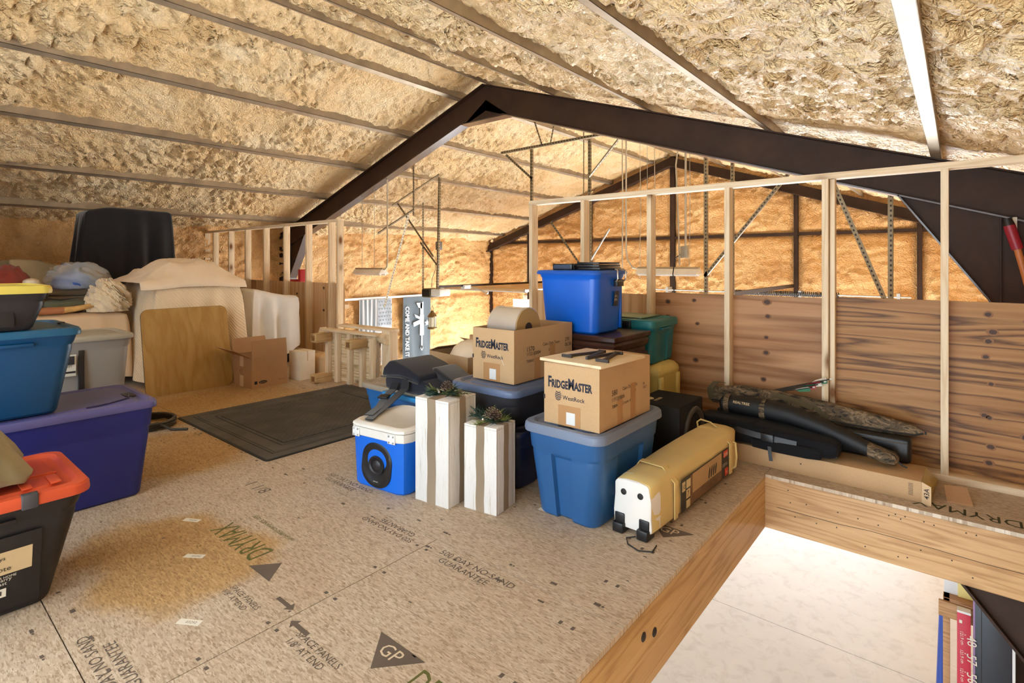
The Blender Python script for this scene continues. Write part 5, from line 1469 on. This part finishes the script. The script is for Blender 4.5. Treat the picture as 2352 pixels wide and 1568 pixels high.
# angle frame near the ridge
assembly('slotted angle trapeze hung just below the ridge', (-5.06, 6.6, 0.9), [('cross_angle', (-5.70, 6.6, 3.0), (-3.85, 6.6, 3.02), 0.038), ('hanger', (-5.06, 6.6, 3.0), (-5.06, 6.6, 0.9), 0.038), ('hanger', (-4.02, 6.6, 3.0), (-4.02, 6.6, 0.9), 0.038),
    ('brace', (-5.60, 6.6, 2.96), (-5.07, 6.6, 2.52), 0.038), ('brace', (-3.55, 6.6, 2.92), (-4.02, 6.6, 2.45), 0.038), ('roof_strap', (-5.12, 6.6, 3.66), (-4.88, 6.6, 3.02), 0.025), ('roof_strap', (-4.55, 6.6, 3.64), (-4.70, 6.6, 3.02), 0.025)])
# second opener group seen between the right hand studs
assembly('slotted angle hanger beside the conduit behind the middle studs', (-2.56, 7.15, 0.47), [('hanger', (-2.56, 7.15, 2.95), (-2.56, 7.15, 0.47), 0.045), ('hanger', (-2.22, 7.15, 2.85), (-2.22, 7.15, 0.47), 0.04), ('brace', (-2.58, 7.15, 1.05), (-1.45, 7.15, 2.45), 0.04)])
assembly('slotted angle hanger between the two right hand studs', (-0.50, 6.6, 0.47), [('hanger', (-0.50, 6.6, 2.25), (-0.50, 6.6, 0.47), 0.045), ('brace', (-1.18, 6.6, 2.45), (-0.46, 6.6, 0.50), 0.045)])
assembly('slotted angle and bright rod meeting behind the blue bin', (-4.5, 7.2, 0.9), [('hanger', (-4.5, 7.2, 3.55), (-4.5, 7.2, 0.9), 0.012), ('brace', (-5.15, 7.2, 1.9), (-4.5, 7.2, 1.1), 0.035)], ((-4.5, 7.2, 1.1), (-4.05, 7.2, 1.75)))
# lamps on wires
def lamp(label, loc, L, wires, conduit, cond_label=None):
    t = thing('shop_light', label, 'ceiling light', loc)
    W_ = plain('enamel_white', srgb(232,226,214), 0.35)
    m = MB(); m.prism([(-L/2, -0.10, 0.0), (-L/2, -0.045, 0.075), (-L/2, 0.045, 0.075), (-L/2, 0.10, 0.0)], (L, 0, 0)); m.build('reflector', W_, t, bevel=0.003)
    MB().box(-L/2, -0.03, 0.075, L/2, 0.03, 0.10).build('housing', plain('housing_tan', srgb(176,156,124), 0.5), t, bevel=0.004)
    for yy in (-0.05, 0.05): MB().tube([(-L/2+0.02, yy, -0.008), (L/2-0.02, yy, -0.008)], 0.013, 10).build('tube', plain('tube_white', srgb(236,236,232), 0.25), t)
    for (x, zt) in wires: MB().tube([(x, 0, 0.1), (x+0.005, 0, zt*0.6), (x, 0, zt)], 0.004, 5).build('hanger_wire', GALV, t)
    if conduit: MB().tube(conduit, 0.012, 8).build('conduit', plain('conduit_grey', srgb(196,186,166), 0.4, 0.3), t)
    return t
lamp('hanging shop light left of the door opener', (-7.45, 5.34, 1.06), 0.74, [(-0.22, 1.30), (0.12, 1.41)], [(0.33,0,0.07),(0.40,0,0.075),(0.45,0,0.12),(0.46,0,0.2),(0.46,0,1.52)])
lamp('hanging shop light right of the blue bin', (-3.02, 6.95, 1.085), 0.86, [(-0.30, 2.05), (0.30, 1.85)], [(-0.43,0,0.07),(-0.52,0,0.09),(-0.60,0,0.2),(-0.62,0,0.35),(-0.62,0,2.15)])
t = thing('conduit_run', 'vertical conduit with a junction box beside the slotted angle', 'conduit', (-2.68, 6.72, 1.30))
MB().tube([(0,0,0.05),(0,0,1.75)], 0.014, 8).build('conduit', MATS['conduit_grey'], t)
MB().tube([(-0.06,0,1.75),(-0.13,0,1.2),(-0.1,0,0.6),(-0.08,0,-0.1)], 0.010, 6).build('cable', MATS['conduit_grey'], t)
MB().box(-0.06, -0.03, 0.0, 0.03, 0.03, 0.15).build('junction_box', plain('box_zinc', srgb(170,160,140), 0.45, 0.4), t, bevel=0.004)
MB().tube([(-0.06,0,0.05),(-0.14,0,0.0),(-0.17,0,-0.2),(-0.15,0,-0.5)], 0.007, 6).build('black_cord', RUBBER, t)
for k, (x, y, z0, z1, lb) in enumerate(((-4.05, 7.6, 1.0, 3.42, 'thin vertical conduit behind the blue bin'), (-3.75, 7.6, 1.0, 3.32, 'thin hanging cable right of the thin conduit'), (-3.1, 6.7, 1.3, 3.12, 'thin cable hanging above the second shop light'))):
    o = MB().tube([(x, y, z0), (x+0.01, y, (z0+z1)/2), (x, y, z1)], 0.010 if k == 0 else 0.005, 6).build('hanging_cable', MATS['conduit_grey']); tag(o, lb, 'cable')
# overhead doors rolled up
def sect_door(name, label, x0, x1, y0, y1, z):
    t = thing(name, label, 'garage door', (x0, y0, z))
    n = 5; w = (y1-y0)/n
    for k in range(n):
        MB().box(0, k*w+0.004, 0, x1-x0, (k+1)*w-0.004, 0.045).build('door_panel', plain('door_tan', srgb(204,168,120), 0.5), t, bevel=0.004)
        MB().box(0, k*w+0.02, -0.02, x1-x0, k*w+0.05, 0).build('panel_rib', WHITE_P, t)
    for x in (-0.06, x1-x0+0.02):
        MB().box(x, -0.1, 0.0, x+0.04, YB-y0-0.16, 0.05).build('track', GALV, t, angle=0)
    return t
sect_door('overhead_door', 'rolled up tan garage door lying flat beyond the door opener', -8.4, -6.2, 7.9, 10.9, 0.70)
t = thing('torsion_spring', 'black torsion spring on a shaft above the far door', 'spring', (-5.2, YB-0.30, 0.66))
MB().tube([(-0.1,0,0),(4.6,0,0)], 0.014, 8).build('shaft', GALV, t)
pts = []; n = 900
for k in range(n): 
    a = k*2*PI/14; pts.append((1.55+2.0*k/n, 0.042*math.cos(a), 0.042*math.sin(a)))
MB().tube(pts, 0.011, 4).build('coil', RUBBER, t, angle=60)
for x in (0.3, 2.9, 4.4): MB().box(x, -0.03, -0.06, x+0.05, 0.19, 0.06).build('bearing_plate', GALV, t)
o = MB().box(-0.025, 0, -0.03, 0.025, 3.82, 0.03).build('opener_rail', MATS['rail_dark']); o.location = (-2.45, 7.6, 0.80); tag(o, 'dark opener rail seen between the third and fourth studs', 'rail')
# white rail, flags and lantern on the left wall
t = thing('wall_rail', 'white rail along the left wall above the flags', 'rail', (XL+0.10, 4.3, 0.42))
MB().box(0, 0, 0, 0.05, 5.2, 0.05).build('rail_bar', WHITE_P, t, bevel=0.004)
for y in (0.2, 1.8, 3.4, 5.0): MB().box(-0.06, y, -0.02, 0.02, y+0.05, 0.05).build('bracket', WHITE_P, t)
FG, FW = fabric('flag_grey', srgb(118,124,128), 0.8, 300, 0.2, 0.05), fabric('flag_pale', srgb(196,198,200), 0.8, 300, 0.2, 0.03)
FD = fabric('flag_slate', srgb(92,102,108), 0.8, 300, 0.2, 0.05)
def flag_sheet(parent, name, mat, y0, y1, z0, z1, off=0.0, wav=0.02, ph=0.0):
    ny, nz = 26, 20
    yy, zz = np.meshgrid(np.linspace(y0, y1, ny), np.linspace(z0, z1, nz), indexing='ij')
    x = off + wav*np.sin(yy*16+ph+zz*1.5)*np.clip((-zz)/0.6, 0.15, 1)
    return grid_mesh(name, np.stack([x, yy, zz], -1), mat, parent)
def star(m, cy, cz, r, x):
    p = [(x, cy+math.sin(k*PI/5)*(r if k % 2 == 0 else r*0.42), cz+math.cos(k*PI/5)*(r if k % 2 == 0 else r*0.42)) for k in range(10)]
    m.prism(p, (0.002, 0, 0))
t = thing('flag', 'grey striped flag with stars hanging from the white rail', 'flag', (XL+0.17, 7.02, 0.42), 0)
flag_sheet(t, 'cloth', FW, 0, 0.88, -1.5, 0, 0.0)
for k in range(4): flag_sheet(t, 'stripe', FG, 0.02+k*0.115, 0.075+k*0.115, -1.49, -0.002, 0.005)
flag_sheet(t, 'canton', plain('flag_canton', srgb(160,166,172), 0.8), 0.47, 0.86, -0.62, -0.002, 0.006)
m = MB()
for i in range(5):
    for j in range(7): star(m, 0.51+i*0.075+(0.035 if j % 2 else 0), -0.06-j*0.085, 0.026, 0.030)
m.build('stars', FG, t, angle=0)
t = thing('flag', 'slate flag with a white rifle, a star and lettering', 'flag', (XL+0.17, 8.24, 0.42), 0)
flag_sheet(t, 'cloth', FD, 0, 0.86, -1.5, 0, 0.0)
text('COME AND TAKE IT', WHITE_P, t, (0.034, 0.04, -0.22), (0,0,-1), (0,1,0), w=1.2, h=0.12, bold=0.02)
m = MB()
rifle = [[(0.50,-0.16),(0.60,-0.13),(0.60,-0.45),(0.50,-0.45)], [(0.38,-0.15),(0.56,-0.15),(0.56,-0.30),(0.44,-0.26)], [(0.49,-0.44),(0.61,-0.44),(0.61,-0.95),(0.49,-0.95)], [(0.28,-0.62),(0.50,-0.56),(0.50,-0.66),(0.30,-0.72)], [(0.32,-0.42),(0.50,-0.50),(0.50,-0.56),(0.36,-0.50)], [(0.53,-0.94),(0.57,-0.94),(0.57,-1.32),(0.53,-1.32)], [(0.50,-1.28),(0.60,-1.28),(0.55,-1.18)]]
for poly in rifle: m.prism([(0.034, y, z) for y, z in poly], (0.002, 0, 0))
m.build('rifle_print', WHITE_P, t, angle=0)
m = MB(); star(m, 0.72, -0.66, 0.085, 0.034); m.build('star_print', WHITE_P, t, angle=0)
t = thing('flag', 'edge of a red and white flag beside the left end post', 'flag', (XL+0.17, 6.2, 0.42), 0)
flag_sheet(t, 'cloth', FW, 0, 0.42, -1.5, 0, 0.0); flag_sheet(t, 'stripe', plain('flag_maroon', srgb(110,54,58), 0.8), 0.34, 0.42, -1.5, -0.002, 0.004)
t = thing('lantern', 'brass lantern hanging beside the slate flag', 'lantern', (-9.0, 8.1, -0.22))
BRASS = plain('aged_brass', srgb(120,98,62), 0.4, 0.7)
MB().lathe([(0.0,0),(0.10,0),(0.11,0.02),(0.10,0.04),(0.0,0.045)], 20).build('base', BRASS, t)
MB().lathe([(0.075,0.04),(0.075,0.26),(0.0,0.26)], 16).build('glass', plain('lantern_glass', srgb(200,196,170), 0.1), t)
for k in range(6):
    a = k*PI/3; MB().tube([(0.085*math.cos(a),0.085*math.sin(a),0.03),(0.085*math.cos(a),0.085*math.sin(a),0.27)], 0.006, 6).build('bar', BRASS, t)
MB().lathe([(0.10,0.26),(0.105,0.28),(0.08,0.32),(0.04,0.37),(0.03,0.40),(0.0,0.41)], 20).build('cap', BRASS, t)
MB().tube([(-0.03,0,0.40),(-0.05,0,0.45),(0,0,0.50),(0.05,0,0.45),(0.03,0,0.40)], 0.005, 6).build('ring', BRASS, t)
MB().tube([(0,0,0.50),(0,0,0.98)], 0.003, 5).build('chain', BRASS, t)
# red box behind the left studs, tool by the right column
t = thing('red_box', 'red carton behind the left stud wall', 'carton', (-8.2, 4.25, 0.62))
MB().box(0, 0, 0, 0.38, 0.2, 0.36).build('body', plain('red_card', srgb(168,34,44), 0.5), t, bevel=0.004)
MB().box(0.45, 0.0, 0.0, 0.52, 0.16, 0.52).build('red_board', MATS['red_card'], t, bevel=0.004)
MB().box(-1.2, -0.24, -0.06, 1.2, 0.4, 0.0).build('shelf', PINE_X, t)
t = thing('long_tool', 'long wooden handled tool with a red collar by the right column', 'tool', (0.49, 5.20, 0.38))
MB().tube([(0,0,0),(-0.03,0,0.30),(-0.17,0,0.97)], 0.021, 12).build('handle', plain('ash_handle', srgb(196,120,66), 0.4, 0, 0.1, 12), t)
MB().tube([(-0.165,0,0.95),(-0.21,0,1.12)], 0.034, 14).build('collar', plain('collar_red', srgb(150,30,46), 0.4), t)
MB().tube([(-0.21,0,1.12),(-0.222,0,1.17)], [0.034,0.026], 12).build('head', BLACK_P, t)
MB().box(-0.19, 0.03, 1.08, -0.165, 0.05, 1.18).build('rag', PAPER, t, bevel=0.004)

# ------------------------------------------------------------------ shelves seen down through the opening
t = thing('storage_rack', 'rough timber rack at garage level under the right corner of the loft', 'shelf', (-0.02, 5.08, ZG))
MB().box(-0.065, 0, 0, -0.025, 0.09, 1.38).build('post', JOIST_X, t, bevel=0.003)
MB().box(-0.09, -0.03, 1.25, 0.22, 0.0, 1.36).build('rail', JOIST_X, t, bevel=0.003)
MB().box(-0.06, 0.0, 1.36, 0.22, 0.16, 1.38).build('shelf', PLY, t)
t = thing('sheet_stack', 'cream boards standing on the rack at garage level', 'board', (0.0, 5.16, ZG+1.38))
MB().box(-0.08, 0, 0, 0.0, 0.03, 0.42).build('white_board', WHITE_P, t, bevel=0.002)
MB().box(0.0, -0.01, 0, 0.12, 0.02, 0.42).build('cream_board', plain('cream_board', srgb(226,206,130), 0.5), t, bevel=0.002)
t = thing('shelf_carton', 'red carton with white size figures standing at garage level', 'carton', (-0.005, 4.94, ZG))
MB().box(0, 0, 0, 0.075, 0.06, 1.37).build('body', plain('carton_red', srgb(196,42,66), 0.5), t, bevel=0.003)
MB().box(-0.001, -0.0012, 0, 0.075, 0, 0.83).build('picture_panel', plain('carton_photo', srgb(150,166,176), 0.5, 0, 0.3, 9), t, angle=0)
for k, (s_, z) in enumerate((('48', 1.16), ('57', 1.03), ('50', 0.90))):
    text(s_, PAPER, t, (0.052, -0.0016, z+0.07), (0.06,0,-1), (1,0,0.06), w=0.07)
    text('in', PAPER, t, (0.040, -0.0016, z+0.07), (0.06,0,-1), (1,0,0.06), h=0.010)
    text('121.9 cm', PAPER, t, (0.016, -0.0016, z+0.08), (0.06,0,-1), (1,0,0.06), w=0.09)
quad('print', PAPER, t, (0.012, -0.0016, 1.30), (1,0,0), (0,0,1), 0.016, 0.022)
MB().box(0.0, 0, 1.37, 0.075, 0.06, 1.385).build('carton_lid', WHITE_P, t)
t = thing('dark_panel', 'tall dark grey flat panel leaning at garage level beside the column', 'panel', (0.088, 4.95, ZG))
MB().box(0, 0, 0, 0.20, 0.04, 1.60).build('panel', plain('panel_dark', srgb(44,48,56), 0.4), t, bevel=0.003)
MB().box(-0.006, -0.002, 0, 0.004, 0.045, 1.60).build('edge', plain('edge_lilac', srgb(150,120,160), 0.5), t); MB().box(0.195, -0.002, 0, 0.21, 0.045, 1.60).build('edge', WHITE_P, t)
MB().box(0.036, -0.001, 0, 0.040, 0.01, 1.60).build('joint', INK, t, angle=0)
t = thing('blue_tarp_roll', 'blue rolled tarp hanging behind the timber rack post', 'tarp', (-0.085, 5.24, ZG))
MB().tube([(0,0,0),(-0.01,0,0.6),(0,0,1.25)], [0.03,0.035,0.025], 12).build('roll', plain('tarp_blue', srgb(54,84,170), 0.4), t)
# ------------------------------------------------------------------ printing, stickers and wear on the OSB
E_ = 0.0006
NX, NY = (1,0,0), (0,1,0); RX_, RY_ = (-1,0,0), (0,-1,0)
def fprint(body, x, y, flip=False, w=None, h=None, mat=INK_F, nm='printed_lettering'):
    u, v = ((-1,0,0), (0,-1,0)) if flip else (NX, NY)
    return text(body, mat, floor, (x, y, E_), u, v, w=w, h=h, name=nm)
fprint('500 DAY NO SAND\n   GUARANTEE', -1.70, 1.52, False, w=0.40)
fprint('500 DAY NO SAND\n   GUARANTEE', -1.86, 1.61, True, w=0.36)
fprint('500 DAY NO SAND\n   GUARANTEE', -2.83, 1.69, False, w=0.40)
fprint('500 DAY NO SAND\n   GUARANTEE', -1.80, 0.40+0.13, True, w=0.42)
fprint('SPACE PANELS\n1/8" AT END', -2.13, 0.86, False, w=0.21)
fprint('SPACE PANELS\n1/8" AT END', -1.69, 0.88, False, w=0.24)
fprint('DRYMAX', -2.26, 1.13, True, w=0.40, h=0.105, mat=INK_G)
fprint('HIGH PERFORMANCE OSB', -2.28, 1.20+0.035, True, w=0.36, mat=INK_G)
fprint('DRYMAX', 0.235, 3.52, True, w=0.42, h=0.085, mat=plain('dark_green_ink', srgb(52,58,30), 0.7))
fprint('DRYMAX', -1.245, 1.00, False, w=0.34, h=0.09, mat=INK_G)
def flat(name, polys, mat):
    m = MB()
    for p in polys: m.prism([(x, y, E_*0.6) for x, y in p], (0, 0, 0.0004))
    return m.build(name, mat, floor, angle=0)
def tri(cx, cy, s, up=1): return [(cx-s, cy+0.5*s*up), (cx+s, cy+0.5*s*up), (cx, cy-0.62*s*up)]
for (cx, cy, up, s, tx) in ((-1.375, 1.055, 1, 0.11, True), (-1.02, 2.36, 1, 0.10, True), (-2.14, 1.05, -1, 0.085, False)):
    flat('printed_logo', [tri(cx, cy, s, up)], INK_F)
    if tx: text('GP', plain('osb_pale', srgb(206,188,160), 0.6), floor, (cx-0.045, cy-0.012, 0.0013), NX, NY, w=0.085)
# arrows at the end joint
def arrow(x0, x1, y):
    d = 1 if x1 > x0 else -1
    flat('printed_arrow', [[(x0, y-0.008), (x1-d*0.03, y-0.008), (x1-d*0.03, y+0.008), (x0, y+0.008)], [(x1-d*0.03, y-0.022), (x1, y), (x1-d*0.03, y+0.022)]], INK_F)
arrow(-1.93, -1.82, 0.98); arrow(-1.66, -1.77, 0.945)
# nailing marks every 0.4 m and dashes along the joints
rs = random.Random(3)
pm = []
for y in (0.42, 1.64, 2.86):
    x = -5.0
    while x < -0.95:
        for dy in (-0.06, 0.06):
            if rs.random() < 0.75:
                a = rs.uniform(0.006, 0.016); b = rs.uniform(0.004, 0.008); cx = x+rs.uniform(-0.03, 0.03); cy = y+dy+rs.uniform(-0.01, 0.01)
                pm.append([(cx-a, cy-b), (cx+a, cy-b), (cx+a*0.9, cy+b), (cx-a, cy+b*0.8)])
                if rs.random() < 0.4: pm.append([(cx+a+0.004, cy-b*0.7), (cx+a+0.014, cy-b*0.5), (cx+a+0.013, cy+b*0.6), (cx+a+0.004, cy+b*0.6)])
        x += 0.2
for x in (-1.79, -4.23):
    y = 0.45
    while y < 1.6:
        for dx in (-0.03, 0.03): pm.append([(x+dx-0.008, y-0.006), (x+dx+0.008, y-0.006), (x+dx+0.007, y+0.006), (x+dx-0.008, y+0.005)])
        y += 0.22
for k in range(90):
    x, y = rs.uniform(-5.5, -0.95), rs.uniform(0.2, 3.3); a = rs.uniform(0.003, 0.009); b = rs.uniform(0.002, 0.006)
    pm.append([(x-a, y-b), (x+a, y-b*0.6), (x+a*0.8, y+b), (x-a*0.9, y+b*0.7)])
for x in (-1.0, -1.05):
    y = 0.6
    while y < 3.3: pm.append([(x-0.006, y-0.009), (x+0.006, y-0.009), (x+0.006, y+0.009), (x-0.006, y+0.009)]); y += 0.31
flat('nailing_marks', pm, INK_F)['kind'] = 'stuff'
# paper stickers left on the sheets
for k, (x, y, a) in enumerate(((-2.06, 0.685, 0.55), (-2.50, 0.86, 0.6), (-2.86, 0.98, 0.5), (-1.62, 2.16, 0.1))):
    o = quad('paper_sticker', PAPER, floor, (x, y, E_), (math.cos(a), math.sin(a), 0), (-math.sin(a), math.cos(a), 0), 0.085, 0.028, 0.0004)
    text('03292', INK_F, floor, (x+0.03*math.cos(a)-0.008*math.sin(a), y+0.03*math.sin(a)+0.008*math.cos(a), E_+0.0006), (math.cos(a), math.sin(a), 0), (-math.sin(a), math.cos(a), 0), w=0.04)
# lettering on the bench side of the mat and on a far sheet
fprint('DRYMAX', -4.5, 1.30, True, w=0.40, h=0.1, mat=INK_G)
fprint('1 1/8', -3.05, 1.36, False, w=0.18, mat=INK_F)
